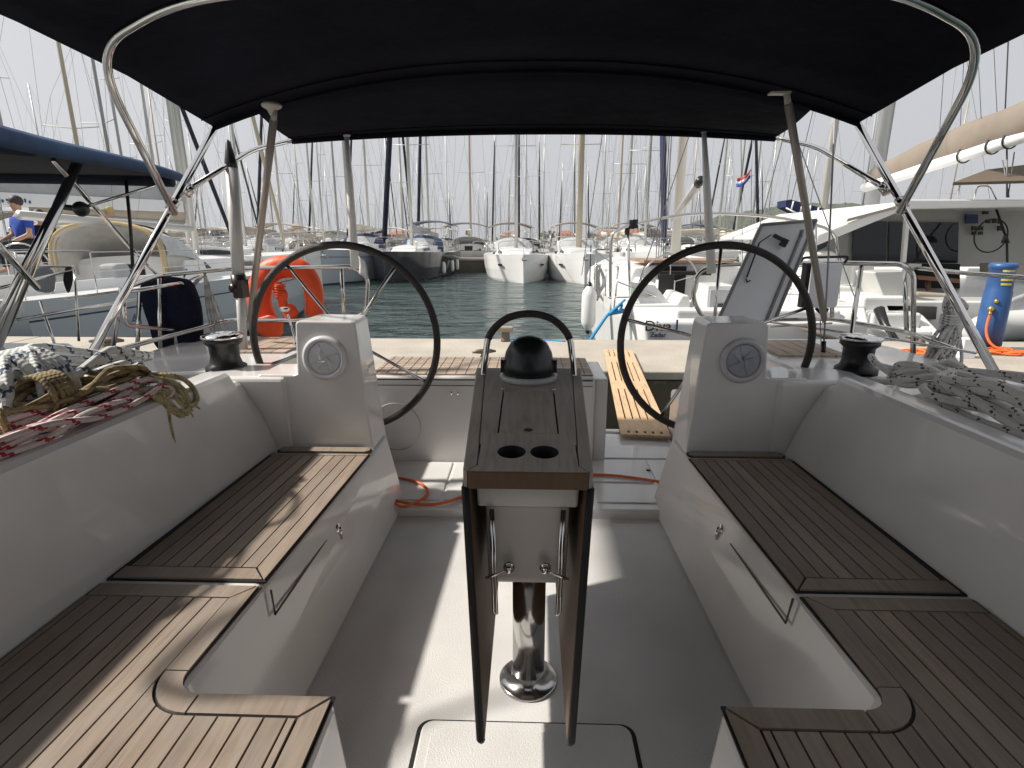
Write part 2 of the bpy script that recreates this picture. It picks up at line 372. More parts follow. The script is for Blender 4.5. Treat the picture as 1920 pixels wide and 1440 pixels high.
def side(sg):
    """one side of the cockpit: sg = -1 is the side with the ropes in the sun"""
    S = lambda pts: [(sg*p[0],)+tuple(p[1:]) for p in pts]
    flip = sg > 0
    # bench body, wider at the top, notched at the forward end
    def ring(z, t):   # t 0 at the floor, 1 at the top
        e = 0.575+0.075*t; e2 = 0.600+0.090*t
        p = [(1.25, 2.2), (1.25, 0.15), (0.335+0.02*t, 0.15), (0.335+0.035*t, 0.872)]
        cx, cy, r = e2-0.045*1, 0.872+0.045, 0.045
        for k in range(7):
            a = R(270-90*(k/6)) if False else R(-90+90*k/6)
            p.append((e2-0.045+0.045*math.sin(R(90*k/6)), 0.872+0.045-0.045*math.cos(R(90*k/6))))
        p += [(e2-0.01, 1.3), (e, 2.2), (e-0.003, 2.37)]
        p += [(0.9, 2.37)]
        return [(sg*x, y, z) for x, y in p]
    mb = MB(); mb.loft([ring(0, 0), ring(SEAT*0.5, .5), ring(SEAT, 1)], closed=True, flip=flip)
    bench = own(mb, 'bench', gel, bev=0.018, seg=3)
    # locker seam and latch on the bench face
    def face(px, py):
        x = 0.61
        for _ in range(6):
            q = atx(px, py, sg*x); x = 0.5875+0.0825*max(0, min(1, q.z/SEAT))+0.0015
        return atx(px, py, sg*x)
    if sg < 0: L1 = [(700, 862), (702, 905), (640, 985)]; L2 = [(612, 1012), (516, 1152), (508, 1106)]; lt = (632, 992)
    else: L1 = [(1284, 862), (1284, 905), (1345, 985)]; L2 = [(1370, 1020), (1473, 1168), (1487, 1122)]; lt = (1352, 993)
    mb = MB()
    for L in (L1, L2): mb.tube([face(*q) for q in L], 0.0032, 6)
    own(mb, 'locker_seam', mat('seam_grey', (0.16, 0.14, 0.13), 0.8), bench)
    mb = MB(); c = face(*lt); mb.lathe([(0.019, -0.004), (0.019, 0.006), (0.012, 0.010)], c, 16, axis='X'); mb.tube([c+Vector((-sg*0.012, 0, 0.010)), c+Vector((-sg*0.012, -0.004, -0.034))], 0.006, 8)
    own(mb, 'latch', chrome, bench)
    # --- teak, aft field
    W = 0.043; G = 0.0045; zb = SEAT+0.0005; zt = SEAT+0.011
    X = lambda y, o: sg*(XI(y)+o)
    wd = lambda y: XO(y)-XI(y)
    def q4(mb, y0, y1, o0, o1, yi0=None, yi1=None, tone=None):
        """plank from y0 to y1 between the offsets o0 and o1; yi: other y at the inner offset (mitres)"""
        a0 = y0 if yi0 is None else yi0; a1 = y1 if yi1 is None else yi1
        mb.prism([(X(a0, o0), a0), (X(y0, o1), y0), (X(y1, o1), y1), (X(a1, o0), a1)], zb+0.004, zt, tone=tone)
    yA, yB = 1.232, 2.095
    mb = MB()
    m0 = 0.047
    q4(mb, yA+m0+G, yB-0.022, 0, m0-G, yi0=yA)           # inner margin
    q4(mb, yA, yA+m0, m0, wd(yA)-0.012, tone=.7)            # forward margin
    mb.prism([(X(yA, 0.006), yA), (X(yA+m0, m0), yA+m0), (X(yA, m0), yA)], zb+0.004, zt, tone=.7)
    o = m0; k = 0
    while o < wd(1.5)-0.02:
        q4(mb, yA+m0+G, yB-0.022, o, min(o+W, wd(1.5)-0.004)-G); o += W
    q4(mb, yB-0.018, yB, 0.0, wd(yB)-0.004, tone=.9)
    teak1 = own(mb, 'teak_planking', teak, bench)
    mb = MB(); mb.prism([(X(yA-.004, -.006), yA-.004), (X(yA-.004, wd(yA)+.004), yA-.004), (X(yB+.004, wd(yB)+.004), yB+.004), (X(yB+.004, -.006), yB+.004)], zb, zb+0.005)
    # rounded end strip by the console
    mb.prism([(sg*x, y) for x, y in rrect(0.652, 1.048, 2.112, 2.176, 0.028)], zb, zb+0.0052)
    # --- forward field base
    fx0, fy = 0.372, 0.862
    arc = [(XI(.93)-0.0-0.055+0.055*math.sin(R(a)), fy+0.055-0.055*math.cos(R(a))) for a in range(0, 91, 15)]
    base = [(XO(.15)+0.004, .15), (XO(1.208)+.004, 1.208), (XI(1.208)-.006, 1.208)]+[(x, y) for x, y in arc[::-1]]+[(fx0-.005, fy+.006), (fx0-.005, .15)]
    mb.prism([(sg*x, y) for x, y in base], zb, zb+0.0054)
    own(mb, 'caulking', caulk, bench)
    mb = MB(); mb.prism([(sg*x, y) for x, y in rrect(0.660, 1.040, 2.119, 2.169, 0.024)], zb+.004, zt, tone=.8)
    own(mb, 'end_strip', teak, bench)
    # forward planks
    mb = MB(); yT = 1.203; r1 = 0.055; r2 = r1+m0
    q4(mb, yT-m0, yT, m0, wd(yT)-0.006, tone=.75)
    mb.prism([(X(yT, 0.006), yT), (X(yT-m0, m0), yT-m0), (X(yT, m0), yT)], zb+.004, zt, tone=.75)
    ya = fy+r1                                             # margin along the inner edge down to the corner
    mb.prism([(X(ya+.003, 0), ya+.003), (X(ya+.003, m0), ya+.003), (X(yT-m0-G, m0), yT-m0-G), (X(yT-.002, 0.001), yT-.002)], zb+.004, zt, tone=.35)
    cx = XI(ya)-r1; cy = ya                                  # corner piece: centre inboard-aft of the corner
    ins = [(cx+r1*math.cos(R(a)), cy+r1*math.sin(R(a))) for a in range(0, -91, -10)]
    outs = [(cx+(r2-.002)*math.cos(R(a)), cy+(r2-.002)*math.sin(R(a))) for a in range(0, -91, -10)]
    for i in range(len(ins)-1):
        mb.prism([(sg*x, y) for x, y in (ins[i], outs[i], outs[i+1], ins[i+1])], zb+.004, zt, tone=.62)
    # strip running inboard
    mb.prism([(sg*x, y) for x, y in [(cx-G, fy), (cx-G, fy-m0+.002), (fx0+m0, fy-m0+.002), (fx0+.003, fy)]], zb+.004, zt, tone=.5)
    mb.prism([(sg*x, y) for x, y in [(fx0, .15), (fx0, fy-.006), (fx0+m0-.003, fy-m0-.003), (fx0+m0-.003, .15)]], zb+.004, zt, tone=.42)
    # long planks outboard of the margin
    o = m0+.002
    while o < wd(1.1)-0.01:
        q4(mb, .15, yT-m0-G, o, min(o+W, wd(1.1)+.0)-G, tone=rnd.random()); o += W
    # short planks between the inboard margin and the outboard field, cut round the corner piece
    o = m0+.002-W
    while XI(.8)+o+W-G > fx0+m0+.010:
        xa = XI(.8)+o; xb = xa+W-G; xa2 = max(xa, fx0+m0+.003)
        def top(x):
            if x <= cx: return fy-m0-G
            d = min(1, (x-cx)/(r2+G)); return cy-(r2+G)*math.sqrt(max(0, 1-d*d))
        pts = [(xa2, .15), (xb, .15)]+[(xb-(xb-xa2)*k/6, min(top(xb-(xb-xa2)*k/6), cy)) for k in range(7)]
        mb.prism([(sg*x, y) for x, y in pts], zb+.004, zt); o -= W
    own(mb, 'teak_planking', teak, bench)
    # --- coaming, side deck and topsides in one skin
    def sec(y, zt):
        k = 1.0+0.02*(y-1)
        hw = 2.02 if y < 2.6 else 2.02-0.06*(y-2.6)
        return [(sg*x, y, z) for x, z in [(XO(min(y, 2.2))+0.0, SEAT-0.02), (XO(min(y, 2.2))+(1.187-XO(min(y, 2.2)))*.48, 0.50), (1.185, zt-.015), (1.20, zt-.003), (1.215, zt), (1.275, zt), (1.29, zt-.004), (1.31, zt-.03), (1.33, .655), (1.345, .645), (hw-.06, .625), (hw-.04, .66), (hw-.005, .66), (hw, .62), (hw, WL-.2)]]
    mb = MB(); ys = [(.1, .715), (.6, .712), (1.1, .705), (1.6, .70), (1.95, .697), (2.09, .694), (2.13, .640), (2.17, .640)]
    ys2 = []
    for (a, b), (c, d) in zip(ys, ys[1:]): ys2 += [(a+(c-a)*k/4, b+(d-b)*k/4) for k in range(4)]
    mb.loft([sec(y, z) for y, z in ys2+[ys[-1]]], smooth=False, cap=False, flip=not flip)
    # quarter deck aft of the coaming
    own(mb, 'coaming', gel)
    inn = 0.80 if sg < 0 else 0.86
    mb = MB()
    mb.prism([(sg*x, y) for x, y in [(1.19, 2.38), (2.01, 2.18), (1.98, 3.0), (1.90, 3.26), (1.19, 3.26)]], -.95, .64)
    mb.bb(sg*inn, sg*1.18, 2.40, 3.26, -.9, .33)
    mb.bb(sg*1.0, sg*1.39, 2.172, 2.41, 0.05, .655)
    own(mb, 'quarter_deck', gel, bev=0.02, seg=3)
    mb = MB(); 
    for k in range(5): mb.bb(sg*(1.24+k*.07), sg*(1.24+k*.07+.064), 2.72, 3.16, .639, .65)
    own(mb, 'helm_seat_teak', teakw)
    # helm console
    def csec(y, dx=0):
        p = [(0.655, 0.30), (0.66, 0.36), (0.697+dx, 0.872), (0.712+dx, 0.884), (0.93-dx, 0.886), (0.942-dx, 0.876), (0.955, 0.668), (0.97, 0.662), (1.12, 0.662), (1.12, 0.30)]
        return [(sg*x, y, z) for x, z in p]
    mb = MB(); mb.loft([csec(2.186), csec(2.40, .012)], closed=True, flip=not flip)
    con = own(mb, 'helm_console', gel, bev=0.014, seg=3)
    c = Vector((sg*(0.831 if sg < 0 else 0.853), 2.186, 0.735))
    mb = MB(); mb.lathe([(0.066, -.002), (0.089, 0.0), (0.092, 0.006), (0.088, 0.016), (0.079, 0.020), (0.070, 0.017), (0.068, 0.006), (0.066, 0.005)], c, 40, axis='Y', rot=Matrix.Diagonal((1, -1, 1)))
    rg = own(mb, 'instrument_cover', whitep if sg < 0 else mat('cover_shade_grey', (0.50, 0.49, 0.50), .3), con)  # right cover is a greyer copy, its shade put into the colour
    mb = MB(); mb.lathe([(0.0675, 0.003), (0.0675, 0.011), (0.060, 0.0125)], c, 40, axis='Y', rot=Matrix.Diagonal((1, -1, 1)))
    for k in range(4):
        a = R(20+90*k); d = Vector((math.cos(a), 0, math.sin(a))); e = Vector((-math.sin(a), 0, math.cos(a)))
        p = [c+Vector((0, -.012, 0)), c+d*.058+Vector((0, -.012, 0)), c+d*.050+e*.034+Vector((0, -.0125, 0)), c+e*.012+Vector((0, -.022, 0))]
        mb.add(p, [(0, 1, 2, 3)]); mb.add(p[::-1], [(0, 1, 2, 3)]); mb.tube([c+Vector((0, -.0135, 0)), c+d*.060+Vector((0, -.0135, 0))], .0022, 6)
    own(mb, 'vent_vanes', whitep if sg < 0 else mat('vanes_shade_grey', (0.36, 0.37, 0.42), 0.2), con)  # right vanes coloured darker to carry the shade on that side
    # steering wheel
    wc = Vector((sg*(0.850 if sg < 0 else 0.846), 2.5, 0.752)); rr = 0.428
    mb = MB(); mb.tube([wc+Vector((rr*math.cos(2*math.pi*k/72), .02*0, rr*math.sin(2*math.pi*k/72))) for k in range(72)], 0.0165, 12, closed=True)
    wh = own(mb, 'steering_wheel', leather)
    mb = MB(); ang = (53, 125, 198, 266, 332) if sg < 0 else (92, 166, 22, 238, -50)
    for a in ang:
        d = Vector((math.cos(R(a)), 0, math.sin(R(a)))); mb.tube([wc+Vector((0, .035, 0)), wc+d*.1+Vector((0, .03, 0)), wc+d*(rr-.008)], 0.0078, 8)
    own(mb, 'spokes', steel, wh)
    mb = MB(); mb.lathe([(0.03, -.12), (0.055, -.02), (0.055, .03), (0.02, .045)], wc+Vector((0, .03, 0)), 20, axis='Y'); own(mb, 'hub', steel, wh)
    # winch
    wx, wy = (1.345, 2.36) if sg < 0 else (1.43, 2.40)
    mb = MB(); mb.lathe([(0.085, 0), (0.085, .02), (0.068, .03), (0.060, .06), (0.062, .11), (0.078, .125), (0.078, .138), (0.070, .145)], (wx, wy, .64) if sg > 0 else (sg*wx, wy, .64), 28)
    wn = own(mb, 'winch', black)
    mb = MB(); mb.lathe([(0.083, .145), (0.088, .150), (0.084, .160), (0.03, .170), (0.015, .166)], (sg*wx, wy, .64), 28); own(mb, 'winch_cap', chrome, wn)
    return bench
side(-1); side(1)

# transom seat box ---------------------------------------------------
mb = MB()
mb.bb(-0.84, 0.345, 2.765, 3.24, 0.0, 0.515)
bx = own(mb, 'transom_box', gel, bev=0.015, seg=3)
mb = MB(); mb.bb(0.345, 0.415, 2.80, 3.24, 0.0, 0.50); own(mb, 'gate_post', gel, bev=0.01)
mb = MB()
mb.bb(-0.80, 0.33, 2.762, 2.78, 0.497, 0.503); mb.bb(-0.80, 0.33, 2.7625, 2.78, 0.467, 0.470)
own(mb, 'lid_gap', caulk, bx)
mb = MB()
for k in range(9): mb.bb(-0.82, 0.335, 2.80+k*.048, 2.80+k*.048+.043, .515, .523)
own(mb, 'seat_teak', teakw, bx)
mb = MB()
for k in range(22): mb.bb(-0.80+k*.052, -0.80+k*.052+.0022, 2.80, 3.23, .5225, .5245)
own(mb, 'grating_lines', caulk, bx)
c = Vector((-0.70, 2.765, 0.24))
mb = MB(); mb.tube([c+Vector((0.13*math.cos(a), -.002, 0.13*math.sin(a))) for a in [2*math.pi*k/48 for k in range(48)]], .003, 6, closed=True)
own(mb, 'round_locker_seam', mat('seam_light', (0.42, 0.40, 0.39), 0.6), bx)
for px_, py_ in ((846, 737), (858, 737)):
    mb = MB(); c = aty(px_, py_, 2.764); mb.lathe([(.008, -.006), (.008, .004)], c, 12, axis='Y'); own(mb, 'drain_fitting', chrome, bx)
# transom sill at the open side
mb = MB(); mb.bb(0.415, 0.88, 3.235, 3.285, -.5, 0.062); own(mb, 'transom_sill', gel, bev=0.01)
# small loop handle and latch near the open transom
mb = MB(); mb.bb(0.52, 0.58, 3.228, 3.2345, .046, .060); own(mb, 'hinge', steel)

# cockpit table ------------------------------------------------------
sl_ = 0.09; zT = lambda y: 0.712+sl_*(y-1.12)
TY0, TY1 = 1.12, 1.84; hw = lambda y: 0.142+(y-1.12)*0.050
mb = MB()
m_ = 0.030
def slab(mb, poly, t0, t1, tone=None, mi=0):
    n = len(poly); vs = [(x, y, zT(y)+t0) for x, y in poly]+[(x, y, zT(y)+t1) for x, y in poly]
    a = sum(poly[i][0]*poly[(i+1) % n][1]-poly[(i+1) % n][0]*poly[i][1] for i in range(n))
    if a < 0: poly = poly[::-1]; vs = [(x, y, zT(y)+t0) for x, y in poly]+[(x, y, zT(y)+t1) for x, y in poly]
    mb.add(vs, [tuple(range(n-1, -1, -1)), tuple(range(n, 2*n))]+[(i, (i+1) % n, n+(i+1) % n, n+i) for i in range(n)], tone=tone, mi=mi)
# centre board with two cup holes and the sunk compartment lid
cup = [(-0.0385, 1.212), (0.0385, 1.212)]; cr_ = 0.0335; LX, LY0, LY1 = 0.078, 1.315, 1.62
def strip(x0, x1, y0, y1): slab(mb, [(x0, y0), (x1, y0), (x1, y1), (x0, y1)], -.02, 0, tone=.5)
ytop = TY1
bi = lambda y: hw(y)-m_-.002
yc0, yc1 = 1.172, 1.252
slab(mb, [(-hw(TY0)+.012, TY0), (hw(TY0)-.012, TY0), (bi(TY0+.025), TY0+.025), (bi(yc0), yc0), (-bi(yc0), yc0), (-bi(TY0+.025), TY0+.025)], -.02, 0, tone=.5)
# plate with the holes: fan round each hole
for cxx, xa, xb in ((cup[0][0], -bi(yc0), 0.0), (cup[1][0], 0.0, bi(yc0))):
    n = 32; cyy = 1.212; ring_i = [(cxx+cr_*math.cos(2*math.pi*k/n), cyy+cr_*math.sin(2*math.pi*k/n)) for k in range(n)]; ring_o = []
    for k in range(n):
        dx, dy = math.cos(2*math.pi*k/n), math.sin(2*math.pi*k/n)
        tx = ((xb if dx > 0 else xa)-cxx)/dx if abs(dx) > 1e-6 else 9; ty = ((yc1 if dy > 0 else yc0)-cyy)/dy if abs(dy) > 1e-6 else 9
        t = min(tx, ty); ring_o.append((cxx+dx*t, cyy+dy*t))
    for k in range(n):
        k2 = (k+1) % n; P = [ring_i[k], ring_o[k], ring_o[k2], ring_i[k2]]
        # add the true corner when the side changes
        mb.add([(x, y, zT(y)) for x, y in P], [(0, 1, 2, 3)], tone=.5)
        if abs(ring_o[k][0]-ring_o[k2][0]) > 1e-6 and abs(ring_o[k][1]-ring_o[k2][1]) > 1e-6:
            cxn = xa if abs(ring_o[k][0]-xa) < 1e-6 or abs(ring_o[k2][0]-xa) < 1e-6 else xb
            cyn = yc0 if abs(ring_o[k][1]-yc0) < 1e-6 or abs(ring_o[k2][1]-yc0) < 1e-6 else yc1
            q = [ring_o[k], (cxn, cyn), ring_o[k2]]; mb.add([(x, y, zT(y)) for x, y in q], [(0, 1, 2)], tone=.5)
        mb.add([(ring_i[k][0], ring_i[k][1], zT(ring_i[k][1])), (ring_i[k2][0], ring_i[k2][1], zT(ring_i[k2][1])), (ring_i[k2][0], ring_i[k2][1], zT(ring_i[k2][1])-.07), (ring_i[k][0], ring_i[k][1], zT(ring_i[k][1])-.07)], [(0, 1, 2, 3)], smooth=True, tone=.2, mi=1)
slab(mb, [(-bi(yc1), yc1), (bi(yc1), yc1), (bi(LY0), LY0), (-bi(LY0), LY0)], -.02, 0, tone=.5)
slab(mb, [(-bi(LY0), LY0), (-LX, LY0), (-LX, LY1), (-bi(LY1), LY1)], -.02, 0, tone=.5)
slab(mb, [(LX, LY0), (bi(LY0), LY0), (bi(LY1), LY1), (LX, LY1)], -.02, 0, tone=.5)
slab(mb, [(-bi(LY1), LY1), (bi(LY1), LY1), (bi(TY1), TY1), (-bi(TY1), TY1)], -.02, 0, tone=.5)
tb = own(mb, 'cockpit_table', [tablem, caulk])
mb = MB()
for s in (-1, 1):
    slab(mb, [(s*hw(TY0+.03), TY0+.018), (s*(hw(TY0)-.010), TY0+.001), (s*(bi(TY0+.028)+.002), TY0+.028), (s*(bi(TY1)+.002), TY1), (s*hw(TY1), TY1)], -.030, 0.001, tone=.45)
own(mb, 'side_board', tablem, tb, bev=.004)
mb = MB(); slab(mb, [(-LX+.0045, LY0+.004), (LX-.0045, LY0+.004), (LX-.0045, LY1-.004), (-LX+.0045, LY1-.004)], -.016, -.001, tone=.55); own(mb, 'compartment_lid', tablem, tb)
mb = MB(); slab(mb, [(-.10, LY0-.03), (.10, LY0-.03), (.10, LY1+.02), (-.10, LY1+.02)], -.03, -.021); 
for cxx, cyy in cup: mb.lathe([(0.034, 0), (0.034, .001)], (cxx, cyy, zT(cyy)-.069), 24)
own(mb, 'lid_gap', caulk, tb)
mb = MB(); mb.lathe([(0.011, 0), (0.011, .0016)], (0, LY0+.022, zT(LY0+.022)-.001), 18); own(mb, 'finger_hole', mat('finger_hole_brown', (0.03, 0.015, 0.01), 0.7), tb)
# front edge board
mb = MB(); mb.add([(x, y, z) for x in (-hw(TY0)+.010, hw(TY0)-.010) for y in (TY0-.004, TY0+.02) for z in (zT(TY0)-.043, zT(TY0)-.002)], [(0, 1, 3, 2), (4, 6, 7, 5), (0, 4, 5, 1), (2, 3, 7, 6), (0, 2, 6, 4), (1, 5, 7, 3)], tone=.4)
own(mb, 'front_board', edgewood, tb, bev=.003)
# corner caps, rounded
for s in (-1, 1):
    mb = MB(); mb.prism([(s*(hw(TY0)-.009), TY0-.003), (s*(hw(TY0)+.001), TY0+.008), (s*(hw(TY0)+.003), TY0+.03), (s*(hw(TY0)-.006), TY0+.03)], zT(TY0)-.042, zT(TY0)-.001, tone=.1)
    own(mb, 'corner_cap', tablem, tb, bev=.003)
# folded leaves hanging at the sides
for s in (-1, 1):
    def lv(x, y, z): return (s*x, y, z)
    mb = MB(); t = .016
    prof = [(1.135, .668), (1.12, .62), (.952, .165), (.962, .155), (1.68, .165), (1.80, .45), (1.81, .70)]
    X_ = lambda z: 0.0965+(z-.16)/.51*.0435
    a = [lv(X_(z)-t/2, y, z) for y, z in prof]; b = [lv(X_(z)+t/2, y, z) for y, z in prof]
    mb.loft([a, b], closed=True, flip=s > 0)
    lf = own(mb, 'table_leaf', edgewood, tb, bev=.003)
    mb = MB(); q = prof[:6]
    mb.tube([lv(X_(z), y-.002, z) for y, z in prof[:4]], .0088, 8)
    own(mb, 'leaf_edge', caulk, tb)
    # support rod with bent end and ball fitting
    mb = MB()
    mb.tube(bend([lv(.085, 1.16, .60), lv(.080, 1.15, .33), lv(.072, 1.15, .325), lv(.079, 1.16, .60)], .01), .0035, 8)
    mb.tube([lv(.043, 1.152, .447), lv(.082, 1.148, .432), lv(.098, 1.15, .425)], .0032, 8)
    mb.ball(lv(.043, 1.150, .449), .0105)
    mb.ball(lv(.043, 1.158, .449), .015, sy=.5)
    own(mb, 'leaf_stay', chrome, tb)
mb = MB(); mb.loft([[(-.119, 1.168, .668), (.119, 1.168, .668), (.119, 1.60, .70), (-.119, 1.60, .70)], [(-.116, 1.168, .60), (.116, 1.168, .60), (.116, 1.60, .60), (-.116, 1.60, .60)]], closed=True)
own(mb, 'table_apron', mat('table_white', (0.60, 0.585, 0.56), 0.35, var=.04, bump=.05, bscale=200), tb, bev=.006)
mb = MB(); mb.loft([[(-.0985, 1.178, .602), (.0985, 1.178, .602), (.0985, 1.56, .602), (-.0985, 1.56, .602)], [(-.094, 1.178, .40), (.094, 1.178, .40), (.094, 1.50, .40), (-.094, 1.50, .40)], [(-.088, 1.19, .385), (.088, 1.19, .385), (.088, 1.49, .385), (-.088, 1.49, .385)]], closed=True)
own(mb, 'table_box', mat('table_grey', (0.50, 0.47, 0.44), 0.35, var=.04, bump=.05, bscale=200), tb, bev=.008)
mb = MB(); mb.tube([(0.006, 1.30, .40), (0.006, 1.30, .02)], .0445, 40); own(mb, 'pedestal', mat('pedestal_steel', (0.52, 0.505, 0.49), 0.17, 1.0), tb)
mb = MB(); mb.lathe([(0.082, 0), (0.082, .006), (0.078, .009), (0.048, .010), (0.047, .035), (0.0455, .036)], (0.006, 1.30, 0.0005), 48); own(mb, 'pedestal_foot', mat('pedestal_steel', (0.52, 0.505, 0.49), 0.17, 1.0), tb)
# grab rail
mb = MB(); gy = 1.80; gz = zT(gy)
pts = cr([(-.150, gy-.03, gz-.01), (-.143, gy, gz+.06), (-.128, gy+.01, gz+.125), (-.075, gy+.02, gz+.175), (0, gy+.02, gz+.192), (.075, gy+.02, gz+.175), (.128, gy+.01, gz+.125), (.143, gy, gz+.06), (.150, gy-.03, gz-.01)], 8)
mb.tube(pts, .0105, 12); own(mb, 'grab_rail', steel, tb)
mb = MB(); mb.tube(pts[14:-14], .0122, 12); own(mb, 'rail_grip', leather, tb)
# compass in its housing
cy_ = 1.745; cz = zT(cy_)
mb = MB(); mb.lathe([(.093, -.004), (.094, .008), (.090, .013), (.082, .014)], (0, cy_, cz), 40); own(mb, 'compass_ring', mat('ring_grey', (.42,.42,.42), .35), tb)
mb = MB(); mb.lathe([(.082, .0), (.084, .045), (.080, .055), (.074, .085), (.058, .115), (.035, .132), (.012, .138), (.001, .139)], (0, cy_, cz), 40)
for s in (-1, 1): mb.bb(s*.076, s*.090, cy_-.02, cy_+.02, cz+.02, cz+.062)
own(mb, 'compass', mat('compass_black', (0.008, 0.012, 0.011), 0.32, rvar=.3, scale=12), tb)
for s in (-1, 1):
    mb = MB(); mb.lathe([(.006, 0), (.006, .004)], (s*.078, cy_-.115, zT(cy_-.115)), 10)
    own(mb, 'screw', chrome, tb)

# bimini -------------------------------------------------------------
EDGE = [(.55, 1.66, 1.88), (1.2, 1.68, 1.90), (1.96, 1.65, 1.88), (2.35, 1.58, 1.825), (2.80, 1.50, 1.72)]
CEN = [(.55, 2.08), (1.2, 2.13), (1.96, 2.12), (2.35, 2.07), (2.80, 1.95)]
def lin(T, y, k):
    for a, b in zip(T, T[1:]):
        if y <= b[0]: t = (y-a[0])/(b[0]-a[0]); return a[k]+(b[k]-a[k])*t
    return T[-1][k]
def can(y, t, sg=0):  # t -1..1
    hw_ = lin(EDGE, y, 1); ze = lin(EDGE, y, 2); zc = lin(CEN, y, 1)
    return Vector((hw_*t, y, ze+(zc-ze)*(1-abs(t)**2.3)))
def aftp(u, t):  # panel from the main bow to the aft bow
    a = can(2.80, t*.86); hw_ = 1.375; b = Vector((hw_*t, 3.40, 1.762+(1.806-1.762)*(1-abs(t)**2.2)))
    p = a.lerp(b, u); p.z += -.012*math.sin(math.pi*u); return p
mb = MB()
ys_ = [.55, .8, 1.2, 1.6, 1.96, 2.15, 2.35, 2.55, 2.80]
mb.grid(lambda i, j: can(ys_[round(i*8)], -1+2*j), 8, 40)
mb.grid(lambda i, j: aftp(i, -1+2*j), 6, 36)
canopy = own(mb, 'bimini_canopy', canvasb, solid=.006)
# scalloped valance and hems
mb = MB()
mb.tube([can(2.80, -1+2*k/40)-Vector((0, 0, .008)) for k in range(41)], .009, 8)
mb.tube([aftp(1, -1+2*k/30)-Vector((0, 0, .010)) for k in range(31)], .016, 10)
own(mb, 'bow_pocket', canvasb, canopy)
mb = MB()
mb.tube([can(2.72, -1+2*k/40)-Vector((0, 0, .006)) for k in range(41)], .003, 4); mb.tube([aftp(.86, -1+2*k/40)-Vector((0, 0, .005)) for k in range(41)], .003, 4)
own(mb, 'seam', canvasb, canopy)
for sg in (-1, 1):
    base = Vector((sg*1.77, 2.04, .66)); top = Vector((sg*1.50, 2.80, 1.715))
    mb = MB(); mb.tube([base, top], .0165, 12); own(mb, 'main_bow', chrome)
    hinge = base.lerp(top, .655)
    # forward bow
    mb = MB(); pts = bend([hinge+Vector((-sg*.01, -.01, -.035)), Vector((sg*1.545, 2.13, 1.845)), Vector((sg*1.10, 1.94, 1.93)), Vector((0, 1.90, 1.98))], .20, 12)
    mb.tube(pts, .0150, 12); fb = own(mb, 'forward_bow', steel)
    # aft bow
    mb = MB(); h2 = base.lerp(top, .72)+Vector((-sg*.02, .02, 0))
    mb.tube(bend([h2, Vector((sg*1.55, 3.05, 1.62)) if False else h2.lerp(Vector((sg*1.42, 3.40, 1.755)), .62)+Vector((0, 0, .035)), Vector((sg*1.40, 3.40, 1.752)), Vector((sg*1.30, 3.40, 1.765))], .08), .0125, 10)
    ab = own(mb, 'aft_bow', chrome)
    mb = MB()
    for q in (hinge, h2): mb.tube([q-(top-base).normalized()*.025, q+(top-base).normalized()*.025], .022, 12)
    mb.ball(h2+Vector((-sg*.01, 0, 0)), .02); mb.ball(hinge+Vector((0, 0, -.03)), .018)
    own(mb, 'bow_hinge', steel)
# rear struts and antenna poles
def pole(name, a, b, r, m=steel, par=None, n=12): 
    mb = MB(); mb.tube([a, b], r, n); return own(mb, name, m, par)
p1 = pole('antenna_pole', aty(468, 602, 3.0), aty(513, 225, 2.52), .0165, mat('brushed_pole', (0.42, 0.37, 0.32), 0.42, .5))
mb = MB(); q = aty(515, 212, 2.52); mb.tube([q-Vector((.01, 0, .04)), q-Vector((0, 0, -.01))], .012, 10); mb.lathe([(.010, -.01), (.020, .012), (.038, .022), (.042, .030), (.034, .038), (.01, .040)], q+Vector((-.01, 0, .0)), 20)
own(mb, 'antenna', mat('antenna_grey', (.42,.39,.35), .5), p1)
p2 = pole('antenna_pole', aty(1546, 600, 3.0), aty(1478, 195, 2.52), .0165, mat('brushed_pole', (0.42, 0.37, 0.32), 0.42, .5))
mb = MB(); q = aty(1478, 190, 2.52); mb.tube([q-Vector((0, 0, .01)), q+Vector((-.01, 0, .03))], .013, 10); mb.box(q+Vector((-.04, 0, .03)), (.08, .04, .008)); own(mb, 'antenna', mat('antenna_grey', (.42,.39,.35), .5), p2)
for a, b, c_ in (((666, 505), (650, 258), -1), ((1334, 512), (1320, 250), 1)):
    mb = MB(); mb.tube([aty(*a, 3.24), aty((a[0]*.35+b[0]*.65), (a[1]*.35+b[1]*.65), 3.35), aty(*b, 3.38)], [.026, .021, .013], 12); s_ = own(mb, 'canopy_strut', mat('strut_white', (0.82, 0.81, 0.78), .6))
    mb = MB(); q = aty(*b, 3.38); mb.tube([q, q+Vector((0, .01, .02))], [.012, .03], 12); own(mb, 'strut_head', whitep, s_)
mb = MB(); q = aty(672, 480, 3.2); mb.grid(lambda i, j: q+Vector((.035*i+.02*j*i, .01*math.sin(5*j), -.10*j-.03*i)), 4, 8); own(mb, 'loose_strap', whitep, solid=.002)
